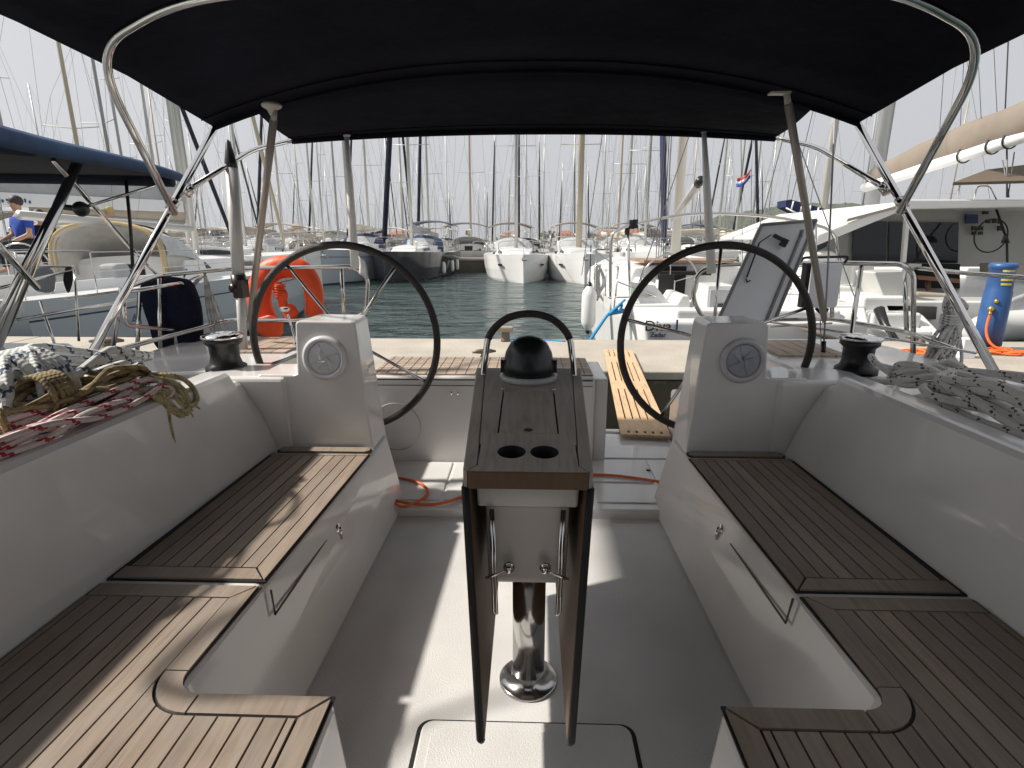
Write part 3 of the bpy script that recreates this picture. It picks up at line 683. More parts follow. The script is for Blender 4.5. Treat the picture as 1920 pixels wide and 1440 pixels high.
# outboard davit: white pole with black clamp and dark tip
a = aty(459, 690, 2.78); b = aty(434, 316, 2.9); c = aty(427, 262, 2.9)
mb = MB(); mb.tube([a, a.lerp(b, .45)], .021, 20); mb.tube([a.lerp(b, .43), b], .030, 24); dv = own(mb, 'davit_pole', mat('painted_grey_white', (0.52, 0.51, 0.49), 0.35, var=.05))
mb = MB(); mb.tube([b, b.lerp(c, .2), c-Vector((0, 0, .01)), c], [.030, .029, .012, .004], 20); own(mb, 'pole_tip', black, dv)
mb = MB(); q = a.lerp(b, .43); mb.tube([q-Vector((0, 0, .065)), q+Vector((0, 0, .05))], [.034, .036], 16); mb.tube([q+Vector((-.01, -.05, -.015)), q+Vector((-.01, .02, -.015))], .022, 14); mb.box(q+Vector((.022, -.012, -.02)), (.03, .07, .09)); own(mb, 'pole_clamp', mat('bronze_black', (0.03, 0.022, 0.018), 0.35, .5), dv)
mb = MB(); mb.tube([a+Vector((0, 0, -.09)), a+Vector((0, 0, .01))], [.04, .026], 16); own(mb, 'pole_foot', steel, dv)
# stern rails
def rail(name, pts, r=.0125, rad=.07): mb = MB(); mb.tube(bend(pts, rad), r, 12); return own(mb, name, steel)
P_ = lambda px, py, y: aty(px, py, y)
r1 = rail('stern_rail', [P_(228, 570, 2.62), P_(232, 540, 2.62), P_(300, 516, 3.0), P_(440, 503, 3.22), P_(664, 500, 3.24), P_(690, 520, 3.24), P_(686, 590, 3.24), P_(640, 601, 3.24), P_(430, 600, 3.20), P_(205, 660, 2.62), P_(150, 672, 2.45)], rad=.06)
for a, b in (((298, 515, 3.0), (302, 690, 2.95)), ((640, 503, 3.24), (645, 600, 3.24)), ((228, 540, 2.62), (210, 664, 2.62)), ((332, 530, 3.05), (330, 690, 3.0)), ((262, 545, 3.05), (256, 690, 3.0))):
    mb = MB(); mb.tube([P_(*a), P_(*b)], .0115, 10); own(mb, 'rail_post', steel)
mb = MB(); mb.tube(bend([P_(232, 548, 2.6), P_(345, 530, 3.05), P_(345, 620, 3.05), P_(235, 610, 2.6), P_(232, 548, 2.6)], .04), .010, 10); own(mb, 'rail_gate', steel)
r2 = rail('stern_rail', [P_(1345, 601, 3.26), P_(1318, 596, 3.26), P_(1298, 560, 3.26), P_(1306, 512, 3.26), P_(1345, 496, 3.26), P_(1500, 493, 3.24), P_(1560, 493, 3.22), P_(1690, 495, 2.95), P_(1713, 512, 2.95), P_(1712, 690, 2.88)], rad=.07)
r3 = rail('lower_rail', [P_(1345, 600, 3.26), P_(1560, 598, 3.2), P_(1700, 622, 2.9), P_(1790, 655, 2.6)], rad=.05)
for a, b in (((1615, 500, 3.1), (1594, 640, 2.6)), ((1560, 494, 3.2), (1560, 600, 3.2)), ((1696, 505, 2.98), (1700, 622, 2.9))):
    mb = MB(); mb.tube([P_(*a), P_(*b)], .0115, 10); own(mb, 'rail_post', steel)
mb = MB(); mb.tube([P_(1717, 502, 2.95), P_(1810, 512, 2.6), P_(1990, 525, 2.3)], .010, 10); mb.box(P_(1715, 500, 2.95), (.04, .04, .03)); own(mb, 'side_rail', steel)
mb = MB(); mb.tube([P_(1440, 603, 3.0), P_(1700, 640, 2.8), P_(1830, 662, 2.5)], .006, 8); mb.tube([P_(1445, 612, 3.0), P_(1560, 606, 3.0)], .006, 8); own(mb, 'guard_wire', steel)
# chrome spot lamp on a stalk behind the left console
mb = MB(); mb.tube([P_(540, 590, 2.9), P_(556, 645, 2.8)], .006, 8); mb.ball(P_(533, 580, 2.9), .03, sy=.7, sz=.45); mb.ball(P_(554, 646, 2.78), .014); own(mb, 'engine_lever', chrome)
# floor hinge loop by the right bench
mb = MB(); c = aty(1243, 947, 2.28); mb.tube([c+Vector((0, 0, .014*math.cos(a)+.0)) + Vector((.01*math.sin(a), 0, 0)) for a in [2*math.pi*k/16 for k in range(16)]], .003, 6, closed=True); own(mb, 'ring_handle', steel)
# backstay tackle at the right
mb = MB(); mb.tube([P_(1566, 205, 2.9), P_(1556, 430, 2.85), P_(1545, 640, 2.8)], .0042, 6); bs = own(mb, 'backstay', alud)
mb = MB(); mb.tube([P_(1545, 640, 2.8), P_(1543, 672, 2.8)], .011, 10); mb.tube([P_(1543, 672, 2.8), P_(1541, 705, 2.8)], .006, 8); mb.box(P_(1541, 693, 2.8), (.03, .02, .05)); own(mb, 'turnbuckle', black, bs)
mb = MB(); mb.tube([P_(1545, 665, 2.8), P_(1575, 700, 2.7)], .003, 6); mb.tube([P_(1538, 600, 2.8), P_(1541, 690, 2.8)], .0025, 6); own(mb, 'purchase_line', rope_pl, bs)
# knotted line end hanging on the right coaming
mb = MB(); kc = aty(1895, 900, 1.33)
mb.tube(cr([kc+Vector((.16*0+.03*math.sin(2.1*k)*1.1, .02*math.cos(1.7*k), .022*math.cos(2.6*k))) for k in range(12)], 6), .0085, 8); mb.tube([kc+Vector((.01, 0, .01)), kc+Vector((.12, -.01, .03))], .010, 8)
KN = mb.build('knotted_line', rope_gr); tag(KN, 'grey knotted line end sticking out of the right coaming', 'rope')
# --- the forward part of the yacht behind the viewer (it shades the cockpit)
def fsec(y, hw, zd):
    return [(-hw, y, WL-.2), (-hw, y, zd-.03), (-hw+.03, y, zd), (hw-.03, y, zd), (hw, y, zd-.03), (hw, y, WL-.2)]
mb = MB(); mb.loft([fsec(.1, 2.0, .62), fsec(-1.5, 2.02, .63), fsec(-3.5, 1.85, .68), fsec(-5.5, 1.3, .74), fsec(-7.5, .35, .80), fsec(-7.9, .05, .82)], flip=True)
own(mb, 'foredeck', gel)
mb = MB(); mb.loft([[(-1.25, y, .6), (-1.1, y, z), (1.1, y, z), (1.25, y, .6)] for y, z in ((-.25, 1.02), (-2.5, 1.0), (-5, .78))], flip=True); own(mb, 'coachroof', gel, bev=.02)
mb = MB(); mb.grid(lambda i, j: Vector((1.22*math.cos(math.pi*j)*(1-.25*i*i), -.35-1.3*i, 1.0+.82*math.sin(math.pi*j)**.55*(1-i**3))), 10, 24); own(mb, 'sprayhood', canvasb, solid=.006)
mb = MB(); mb.grid(lambda i, j: can(.55, -1+2*j)+Vector((0, -.75*i, -.05*i)), 4, 30); own(mb, 'canopy_extension', canvasb, canopy, solid=.006)
mb = MB(); mb.tube(cr([(-1.67, 1.35, 1.86), (-1.665, 1.15, 1.36), (-1.60, .93, 1.18), (-1.46, .86, 1.14), (-1.30, .88, 1.22), (-1.24, .84, 1.5), (-1.2, .8, 2.0)], 8), .015, 8)
own(mb, 'shadow_loop', black, canopy)  # unseen loop, added only to cast a curved shadow on the left bench

# ================================================================== LOOSE GEAR ON THE OWN YACHT
def coil(name, label, m, c, ly, wx, turns, r, rz=0, hz=.12, seed=1, wrap=None, group='coiled mooring lines', tails=()):
    g = random.Random(seed); pts = []; n = 18
    for k in range(turns*n):
        t = k/n; a = 2*math.pi*(k % n)/n
        j = math.floor(t); gg = random.Random(seed*100+j); gg2 = random.Random(seed*100+j+1); fr = t-j
        L = ly*((1-fr)*gg.uniform(.72, 1.05)+fr*gg2.uniform(.72, 1.05)); W = wx*((1-fr)*gg.uniform(.55, 1.15)+fr*gg2.uniform(.55, 1.15))
        ox = (1-fr)*gg.uniform(-.03, .03)+fr*gg2.uniform(-.03, .03); oy = (1-fr)*gg.uniform(-.05, .05)+fr*gg2.uniform(-.05, .05)
        z = hz*t/turns+.022*math.sin(a*2+j)+g.uniform(-.002, .002)
        z *= 1-.35*abs(math.sin(a))
        x = ox+W*math.cos(a); y = oy+L*math.sin(a)
        pts.append(Vector(c)+Vector((x*math.cos(rz)-y*math.sin(rz), x*math.sin(rz)+y*math.cos(rz), max(z, 0)+r)))
    mb = MB(); mb.tube(cr(pts, 3), r, 8)
    if wrap is not None:
        for q in range(5):
            yy = wrap+q*r*2.1; loop = []
            for k in range(20):
                a = 2*math.pi*k/20; x = wx*1.0*math.cos(a); z = hz*.5+r+(hz*.55+r*1.5)*math.sin(a); y = yy+.006*math.sin(a*1.0+q)
                loop.append(Vector(c)+Vector((x*math.cos(rz)-y*math.sin(rz), x*math.sin(rz)+y*math.cos(rz), max(z, r))))
            mb.tube(loop, r, 8, closed=True)
    for tl in tails: mb.tube(cr(tl, 8), r, 8)
    o = mb.build(name, m); tag(o, label, 'rope', group); return o
coil('coiled_rope', 'thick white rope with blue flecks coiled on the left side deck', rope_wb, (-1.47, 1.66, .655), .42, .12, 9, .0135, rz=.04, hz=.19, seed=3, wrap=-.22,
     tails=[[(-1.42, 1.45, .84), (-1.36, 1.30, .82), (-1.33, 1.15, .77), (-1.40, .9, .72)], [(-1.50, 1.50, .87), (-1.42, 1.42, .88), (-1.36, 1.35, .81), (-1.34, 1.30, .74)], [(-1.53, 1.60, .87), (-1.44, 1.52, .89), (-1.36, 1.45, .84), (-1.33, 1.42, .76)]])
coil('coiled_rope', 'tan brown rope coil knotted in the middle of the left rope pile', rope_tan, (-1.325, 1.56, .715), .24, .060, 8, .0085, rz=-.08, hz=.10, seed=5, wrap=-.16,
     tails=[[(-1.31, 1.28, .78), (-1.27, 1.23, .80), (-1.25, 1.22, .75), (-1.27, 1.26, .72)]])
coil('coiled_rope', 'white rope with red flecks lying along the left coaming edge', rope_red, (-1.262, 1.38, .705), .40, .05, 7, .0088, rz=-.03, hz=.05, seed=8,
     tails=[[(-1.25, 1.62, .73), (-1.22, 1.72, .73), (-1.20, 1.76, .71), (-1.195, 1.72, .69)], [(-1.29, .95, .72), (-1.27, .8, .71), (-1.3, .6, .71)]])
def yl(p): return [Vector(q) for q in p]
mb = MB(); g = random.Random(4)
for k in range(9):
    o = g.uniform(-.018, .018); d = g.uniform(-.05, .04)
    mb.tube(cr(yl([(-1.42+o, 1.55+d, .74), (-1.33+o, 1.72+d, .755), (-1.24+o, 1.80+d, .745), (-1.188+o*.3, 1.83+d, .69), (-1.170+o*.3, 1.80+d, .62+o*2), (-1.178, 1.74+d, .66), (-1.22, 1.70+d, .725), (-1.33, 1.60, .74)]), 6), .0078, 8)
mb.tube(cr(yl([(-1.24, 1.72, .73), (-1.188, 1.70, .68), (-1.155, 1.66, .58), (-1.145, 1.66, .49), (-1.142, 1.70, .455), (-1.147, 1.76, .47), (-1.155, 1.79, .55), (-1.18, 1.78, .66), (-1.23, 1.76, .72)]), 8), .0062, 8)
mb.tube(cr(yl([(-1.36, 1.55, .745), (-1.26, 1.66, .735), (-1.20, 1.74, .70), (-1.170, 1.84, .62)]), 8), .0075, 8)
tag(mb.build('coiled_rope', rope_yel), 'thin yellow rope with a loop hanging down the inside of the left coaming', 'rope', 'coiled mooring lines')
coil('coiled_rope', 'big grey speckled rope coil on the right side deck', rope_gr, (1.47, 1.55, .665), .46, .13, 8, .0135, rz=-.10, hz=.11, seed=11, wrap=None,
     tails=[[(1.40, 1.75, .72), (1.34, 1.85, .72), (1.31, 1.75, .71), (1.36, 1.60, .72)]])
coil('coiled_rope', 'smaller grey rope bundle between the right winch and the big coil', rope_gr, (1.50, 2.06, .665), .13, .11, 4, .0125, rz=.7, hz=.08, seed=14,
     tails=[[(1.40, 2.12, .70), (1.38, 2.2, .73), (1.40, 2.26, .74), (1.45, 2.28, .70), (1.50, 2.24, .69)]])
mb = MB(); q0 = aty(1782, 600, 2.72); g = random.Random(9)
for k in range(9):
    o = g.uniform(-.03, .03); w_ = g.uniform(.02, .045)
    top = g.uniform(.09, .125); bot = -g.uniform(.19, .27); dy = g.uniform(-.03, .03)
    mb.tube(cr([q0+Vector(v) for v in ((o*.3, dy, 0), (o*.5-w_*.6, dy, .06), (o, dy, top), (o+w_, dy, .06), (o*.3+.01, dy, 0), (o*1.2+w_*.9, dy, -.10), (o*1.3+.02*k-.08, dy, bot), (o*1.2-w_*.8, dy, -.10))], 6, closed=True), .0078, 8, closed=True)
for k in range(4): mb.tube([q0+Vector((.038*math.cos(a), .036*math.sin(a), -.012*k+.02)) for a in [2*math.pi*i/14 for i in range(14)]], .0078, 8, closed=True)
tag(mb.build('hanging_rope', rope_gr), 'grey rope bundle hanging upright from the right stern rail', 'rope')
# line bundle on the left rail
mb = MB(); q0 = aty(385, 512, 3.14); g = random.Random(2)
for k in range(5): o = g.uniform(-.02, .02); mb.tube(cr([q0+Vector(v) for v in ((0, 0, 0), (-.05+o, -.02, -.03), (-.13+o, -.03, -.09-o), (-.10+o, -.03, -.10), (-.02, -.02, -.03))], 6, closed=True), .0045, 6, closed=True)
for k in range(7): o = g.uniform(-.035, .045); mb.tube(cr([q0+Vector((0, -.01, .01)), q0+Vector((.02+o, -.03, -.2)), q0+Vector((.05+o*1.5, -.03, -.42+g.uniform(-.06, .06)))], 8), .0040, 6)
tag(mb.build('hanging_rope', rope_pl), 'thin white line bundle tied over the left stern rail', 'rope')

# orange shore cable on the aft floor
zc = .060
mb = MB(); A = [aty(*p) for p in ()]
cab = [(640, 905), (700, 899), (745, 896), (785, 905), (802, 922), (788, 938), (755, 950), (738, 938), (770, 944), (820, 945), (868, 930), (920, 905), (1000, 893), (1120, 890), (1190, 896), (1290, 912)]
mb.tube(cr([atz(x, y, zc) if k != 7 else atz(x, y, zc+.012) for k, (x, y) in enumerate(cab)], 8), .0068, 8)
tag(mb.build('power_cable', ocable), 'orange shore power cable looped on the white aft cockpit floor', 'cable')
# horseshoe lifebuoy on the left stern rail
LB = thing('horseshoe_lifebuoy', 'orange horseshoe lifebuoy with its rope bag hung on the left stern rail', 'lifebuoy', aty(536, 570, 3.30))
c0 = Vector(LB.location)
mb = MB(); pts = []; rad = []
for px_, py_ in ((500, 605), (487, 570), (489, 535), (508, 508), (538, 500), (567, 508), (585, 535), (590, 570), (588, 592)): pts.append(aty(px_, py_, 3.30)-c0); rad.append(.058)
pts = cr(pts, 6); rad = [.064+.010*math.cos(3*k/len(pts)) for k in range(len(pts))]; rad[0] = rad[-1] = .045
mb.tube(pts, rad, 18, flat=1.0)
for i, v in enumerate(mb.v): mb.v[i] = (v[0], v[1]*.75, v[2])
mb.build('buoy_body', orange, LB)
mb = MB(); mb.loft([[Vector(aty(x, y, d))-c0 for x, y in ((470, 600), (480, 622), (512, 641), (530, 628), (532, 602), (505, 590))] for d in (3.22, 3.30)], closed=True); mb.build('buoy_flap', orange, LB, bev=.012, seg=3)
mb = MB()
for k, (x, y, r_) in enumerate(((522, 540, .035), (528, 553, .038), (530, 568, .03), (545, 585, .045))): q = aty(x, y, 3.24)-c0; mb.ball(q, r_, 14, sy=.7, sz=1.1)
for k in range(6): q = aty(524, 534+k*4, 3.235)-c0; mb.tube([q+Vector((.034*math.cos(a), .026*math.sin(a), .004*math.cos(a+k))) for a in [2*math.pi*i/14 for i in range(14)]], .004, 6, closed=True)
mb.build('throwing_line', orange, LB)
mb = MB(); mb.tube(cr([aty(500, 497, 3.24)-c0, aty(496, 515, 3.22)-c0, aty(489, 534, 3.22)-c0], 6), .004, 6); mb.tube([aty(537, 500, 3.24)-c0, aty(537, 530, 3.24)-c0], .002, 6); mb.build('lanyard', orange, LB)
# dark fender cover at the left rail
FB = thing('fender', 'flat navy blue fender hung upright on the left stern rail', 'fender', aty(335, 600, 3.08)); c0 = Vector(FB.location)
mb = MB()
out = [(318, 520), (305, 545), (308, 600), (322, 640), (330, 655), (372, 658), (377, 640), (376, 590), (368, 550), (350, 522)]
out = [(276, 522), (270, 560), (285, 610), (300, 652), (340, 660), (372, 660), (377, 640), (376, 590), (366, 548), (345, 522)]
ring = cr([aty(x, y, 3.08)-c0 for x, y in out], 4, closed=True); cen = sum(ring, Vector())/len(ring)
L_ = []
for t, s_ in ((-1, .55), (-.8, .86), (-.4, .98), (0, 1), (.4, .98), (.8, .86), (1, .55)): L_.append([cen+(p-cen)*s_+Vector((0, .07*t, 0)) for p in ring])
mb.loft(L_, closed=True, smooth=True); mb.build('fender_body', navyk, FB)
mb = MB(); g = random.Random(3)
for k in range(3): q = aty(310+8*k, 655, 3.05)-c0; mb.tube(cr([q, q+Vector((g.uniform(-.03, .03), -.01, -.03)), q+Vector((g.uniform(-.04, .04), -.01, -.06))], 5), .005, 6)
mb.build('fender_tie', orange, FB)
mb = MB(); mb.tube(cr([aty(300, 516, 3.05)-c0, aty(296, 540, 3.0)-c0], 3), .005, 6); mb.tube(cr([aty(345, 520, 3.1)-c0, aty(350, 505, 3.14)-c0], 3), .005, 6); mb.build('fender_line', rope_tan, FB)
# raised grey panel behind the right console
GP = thing('folding_gangway', 'pale grey folding gangway panel standing tilted behind the right wheel', 'gangway', aty(1400, 600, 2.92)); c0 = Vector(GP.location)
def panel(mb, pts, ya, yb, th, mi=0):
    a = [aty(x, y, ya+(yb-ya)*(600-y)/190)-c0 for x, y in pts]; nrm = (a[1]-a[0]).cross(a[2]-a[0]).normalized()
    if nrm.y > 0: nrm = -nrm
    mb.loft([a, [p-nrm*th for p in a]], closed=True, mi=mi); return nrm
mb = MB(); n_ = panel(mb, [(1345, 602), (1452, 602), (1530, 413), (1436, 420), (1425, 424)], 2.90, 3.05, .035); gp1 = mb.build('panel', greyp, GP, bev=.004)
mb = MB()
for a, b in (((1345, 602), (1428, 422)), ((1428, 422), (1530, 413)), ((1530, 413), (1452, 602)), ((1436, 602), (1500, 445)), ((1500, 445), (1504, 432))):
    P0 = [aty(x, y, 2.90+.15*(600-y)/190)-c0+n_*.004 for x, y in (a, b)]; mb.tube(P0, .009, 6)
mb.build('panel_rim', mat('rim_grey', (0.27, 0.265, 0.26), 0.4), GP)
mb = MB(); mb.tube([aty(1400, 520, 2.95)-c0, aty(1424, 455, 2.98)-c0], .0045, 8); mb.tube([aty(1398, 522, 2.95)-c0, aty(1401, 529, 2.95)-c0, aty(1407, 526, 2.95)-c0], .004, 6); mb.tube([aty(1424, 455, 2.98)-c0, aty(1446, 440, 2.98)-c0], .003, 6); mb.build('gas_strut', black, GP)
mb = MB(); mb.box(aty(1462, 447, 2.99)-c0, (.07, .02, .018), rz=0, ry=R(25)); mb.box(aty(1470, 455, 2.99)-c0, (.03, .02, .04), ry=R(25)); mb.build('latch', black, GP)
# grey mounting board on the stern rail
BD = thing('mounting_board', 'grey rounded outboard board clamped on the right stern rail', 'board', aty(1545, 600, 3.10)); c0 = Vector(BD.location)
def rbox(x0, x1, y0, y1, r, y): return [Vector((q[0], y, q[1]))-c0 for q in rrect(aty(x0, y1, y).x, aty(x1, y0, y).x, aty(x0, y1, y).z, aty(x0, y0, y).z, r)]
mb = MB(); mb.loft([rbox(1513, 1581, 493, 577, .02, 3.08), rbox(1513, 1581, 493, 577, .02, 3.11)], closed=True); mb.build('board', greyp, BD, bev=.003)
mb = MB(); mb.box(aty(1508, 535, 3.13)-c0, (.025, .05, .24)); mb.tube(bend([aty(1500, 492, 3.15)-c0, aty(1507, 483, 3.15)-c0, aty(1592, 481, 3.1)-c0, aty(1583, 493, 3.1)-c0], .02), .007, 8); mb.tube([aty(1530, 578, 3.1)-c0, aty(1542, 590, 3.1)-c0, aty(1545, 605, 3.12)-c0], .009, 8); mb.tube([aty(1552, 578, 3.1)-c0, aty(1545, 592, 3.1)-c0], .009, 8); mb.build('bracket', black, BD)

# gangplank from the transom to the quay
GW = thing('gangplank', 'slotted pale wooden gangplank leading from the open transom to the quay', 'gangplank', atz(1205, 820, .07)); c0 = Vector(GW.location)
A0, A1 = atz(1165, 820, .072), atz(1257, 820, .072); B0, B1 = atz(1133, 657, .075), atz(1184, 659, .075)
e1 = A1-A0; e1.z = 0; wdt = .29; e1.normalize(); L0 = (A0+A1)/2; L1 = (B0+B1)/2; d = (L1-L0); ln = d.length; d.normalize(); e1 = d.cross(Vector((0, 0, 1))).normalized(); up = e1.cross(d)
def pk(u, v, z): return L0+e1*u+d*v+up*z-c0
mb = MB()
def pbox(u0, u1, v0, v1, z0=0, z1=.014): 
    vs = [pk(u, v, z) for u in (u0, u1) for v in (v0, v1) for z in (z0, z1)]; mb.add(vs, [(0, 1, 3, 2), (4, 6, 7, 5), (0, 4, 5, 1), (2, 3, 7, 6), (0, 2, 6, 4), (1, 5, 7, 3)], tone=.5)
hwid = wdt/2; sw = .012; nsl = 5
rows = [(0, .03, 0), (.03, .07, 1), (.07, .30, 0), (.30, 1.05, 2), (1.05, 1.30, 0), (1.30, 2.02, 2), (2.02, 2.28, 0), (2.28, ln-.12, 2), (ln-.12, ln-.07, 0), (ln-.07, ln-.03, 1), (ln-.03, ln+.0, 0)]
sx = [-hwid+wdt*(k+1)/6 for k in range(5)]
for v0, v1, t in rows:
    if t == 0: pbox(-hwid, hwid, v0, v1)
    else:
        h = sw*(1 if t == 2 else 1.3)/2; xs = [-hwid]+[c for s in sx for c in (s-h, s+h)]+[hwid]
        for k in range(0, len(xs), 2): pbox(xs[k], xs[k+1], v0, v1)
mb.build('plank', pine, GW)
mb = MB(); [mb.tube([pk(-hwid+.02, v, -.008), pk(hwid-.02, v, -.008)], .008, 8) for v in (.15, 1.15, 2.1)]; mb.build('batten', steel, GW)

# ================================================================== SETTING: water, quay, land
wm = bpy.data.materials.new('water'); wm.use_nodes = True; n = wm.node_tree; b = n.nodes['Principled BSDF']
b.inputs['Base Color'].default_value = (0.034, 0.058, 0.056, 1); b.inputs['Roughness'].default_value = 0.13; b.inputs['IOR'].default_value = 1.333
geo = n.nodes.new('ShaderNodeNewGeometry'); mp = n.nodes.new('ShaderNodeMapping'); mp.inputs['Scale'].default_value = (0.55, 1.0, 1); mp.inputs['Rotation'].default_value = (0, 0, .25)
n.links.new(geo.outputs['Position'], mp.inputs[0])
def wv(sc_, det, dist, prev, strength):
    z_ = n.nodes.new('ShaderNodeTexNoise'); z_.inputs['Scale'].default_value = sc_; z_.inputs['Detail'].default_value = det; z_.inputs['Distortion'].default_value = .5
    n.links.new(mp.outputs[0], z_.inputs['Vector']); p_ = n.nodes.new('ShaderNodeBump'); p_.inputs['Distance'].default_value = dist; p_.inputs['Strength'].default_value = strength
    n.links.new(z_.outputs[0], p_.inputs['Height'])
    if prev: n.links.new(prev.outputs[0], p_.inputs['Normal'])
    return p_
b1 = wv(.9, 3, .50, None, 1.0); b2 = wv(3.0, 4, .14, b1, 1.0); n.links.new(b2.outputs[0], b.inputs['Normal'])
mb = MB(); mb.add([(-880, -60, WL), (880, -60, WL), (880, 690, WL), (-880, 690, WL)], [(0, 1, 2, 3)]); tag(mb.build('water', wm), kind='structure')
conc = mat('quay_concrete', (0.40, 0.36, 0.305), 0.85, var=.16, scale=1.6, bump=.35, bscale=45)
def wallmat():
    m = bpy.data.materials.new('quay_wall'); m.use_nodes = True; n = m.node_tree; b = n.nodes['Principled BSDF']
    geo = n.nodes.new('ShaderNodeNewGeometry'); sp = n.nodes.new('ShaderNodeSeparateXYZ'); n.links.new(geo.outputs['Position'], sp.inputs[0])
    nz = n.nodes.new('ShaderNodeTexNoise'); nz.inputs['Scale'].default_value = 4; nz.inputs['Detail'].default_value = 9; n.links.new(geo.outputs['Position'], nz.inputs['Vector'])
    ad = n.nodes.new('ShaderNodeMath'); ad.operation = 'MULTIPLY_ADD'; ad.inputs[1].default_value = .5; n.links.new(nz.outputs[0], ad.inputs[0]); n.links.new(sp.outputs['Z'], ad.inputs[2])
    r_ = n.nodes.new('ShaderNodeValToRGB'); e = r_.color_ramp.elements; e[0].position = 0; e[0].color = (.030, .032, .014, 1); e[1].position = .96; e[1].color = (.30, .265, .21, 1)
    k = r_.color_ramp.elements.new(.5); k.color = (.085, .078, .045, 1); k = r_.color_ramp.elements.new(.90); k.color = (.12, .105, .07, 1)
    mr = n.nodes.new('ShaderNodeMapRange'); mr.inputs[1].default_value = -.9; mr.inputs[2].default_value = .28; n.links.new(ad.outputs[0], mr.inputs[0]); n.links.new(mr.outputs[0], r_.inputs[0])
    n.links.new(r_.outputs[0], b.inputs['Base Color']); b.inputs['Roughness'].default_value = .8
    bp = n.nodes.new('ShaderNodeBump'); bp.inputs['Strength'].default_value = .6; bp.inputs['Distance'].default_value = .03; n.links.new(nz.outputs[0], bp.inputs['Height']); n.links.new(bp.outputs[0], b.inputs['Normal'])
    return m
wallq = wallmat()
mb = MB(); mb.bb(-60, 60, 4.95, 6.50, -3, -.05, mi=1); 
for k in range(-20, 20): mb.bb(k*3.0+.006, k*3.0+2.994, 4.90, 6.55, -.03, .05+.002*(k % 2), mi=0)
q = mb.build('quay', [conc, wallq], bev=.012); tag(q, kind='structure')
mb = MB(); mb.bb(-200, 200, 38, 40.5, -2.5, -.12, mi=1); mb.bb(-200, 200, 37.85, 40.65, -.12, -.02, mi=0); tag(mb.build('pontoon', [conc, wallq]), kind='structure')
for yy in (84, 128, 172):
    mb = MB(); mb.bb(-260, 200, yy, yy+2, -2, -.1, mi=0); tag(mb.build('pontoon', [conc]), kind='structure')
# iron mooring cleats and bollards on the quay
def cleat(label, p, rz, s=1.0):
    t = thing('mooring_cleat', label, 'cleat', p, rz, 'mooring cleats on the quay')
    mb = MB(); mb.lathe([(.07*s, 0), (.055*s, .02*s), (.035*s, .06*s), (.04*s, .075*s)], (0, 0, 0), 14); mb.build('stem', brass, t)
    mb = MB(); mb.tube([(-.15*s, 0, .085*s), (-.08*s, 0, .092*s), (0, 0, .09*s), (.08*s, 0, .092*s), (.15*s, 0, .085*s)], [.012*s, .028*s, .034*s, .028*s, .012*s], 10); mb.build('horns', brass, t)
    return t
cleat('rusty iron cleat on the quay beside the compass rail', atz(908, 672, .05), .3, .8)
cleat('dark iron cleat at the left end of the quay by the neighbouring hull', atz(203, 656, .05), .15, 1.15)
cleat('iron cleat on the quay behind the white davit pole', atz(478, 668, .05), .4, .9)
cleat('round dark cleat on the quay in front of the blue water post', atz(1725, 648, .05), -.4, 1.0)
BO = thing('bollard', 'yellowish iron bollard at the far quay edge behind the compass', 'bollard', atz(948, 640, .05))
mb = MB(); mb.lathe([(.06, 0), (.05, .02), (.045, .10), (.05, .115)], (0, 0, 0), 16); mb.build('post', brass, BO); mb = MB(); mb.bb(-.11, .09, -.05, .05, .112, .175); mb.build('head', mat('bollard_paint', (0.30, 0.27, 0.20), 0.7), BO, bev=.015)
mb = MB(); mb.tube(cr([atz(950, 636, .06), atz(975, 636, .06), atz(1010, 637, .055), atz(1060, 640, .055)], 5), .012, 6); tag(mb.build('mooring_line', cyanr), 'short blue mooring line at the foot of the yellowish bollard', 'rope')
# blue service post and orange cable heap on the quay
bp_ = atz(1848, 655, .05)
WP = thing('service_post', 'round blue water and power post with yellow lettering on the quay', 'service post', bp_)
mb = MB(); mb.lathe([(.125, 0), (.125, .30), (.122, .62), (.115, .64), (.115, .86), (.127, .868), (.127, .905), (.10, .92)], (0, 0, 0), 36); mb.build('column', bluep, WP)
for k in range(4):
    mb = MB(); n_ = 10; z_ = .83-k*.045
    for s_ in range(1):
        a0 = -2.25+.05*(k==3); vs = []
        for i in range(5):
            a = a0+(.95-.12*(k%2))*i/4
            for zz in (z_, z_+.022): vs.append((.118*math.cos(a), .118*math.sin(a), zz))
        mb.add(vs, [(2*i, 2*i+2, 2*i+3, 2*i+1) for i in range(4)])
    mb.build('lettering', yel, WP, solid=.003)
mb = MB(); mb.ball((-.11, -.09, .45), .03); mb.tube([(-.12, -.10, .44), (-.16, -.15, .40)], .012, 8); mb.ball((-.08, -.10, .53), .022); mb.build('tap', mat('tap_brass', (0.6, 0.4, 0.1), .3, .9), WP)
mb = MB(); mb.tube(cr([(-.13, -.12, .42), (-.14, -.13, .22), (-.10, -.20, .08), (.05, -.30, .015)], 8), .013, 8); mb.build('hose', ocable, WP)
mb = MB(); g = random.Random(6); pts = []
for k in range(260):
    a = k*.62; t = k/260; cxy = atz(1700+215*t, 661+4*math.sin(t*9), .05)
    pts.append(Vector((cxy.x+.18*math.cos(a)*g.uniform(.5, 1.2), cxy.y+.10*math.sin(a)*g.uniform(.4, 1.1), .065+.05*g.random()*(1-abs(2*t-1)**2))))
mb.tube(cr(pts, 3), .010, 6); tag(mb.build('hose_heap', ocable), 'tangled heap of orange cable lying on the quay under the blue post', 'cable')
mb = MB(); mb.box(atz(1810, 652, .15), (.14, .12, .2)); tag(mb.build('connection_box', greyp, bev=.01), 'small grey connection box left of the blue service post', 'box')

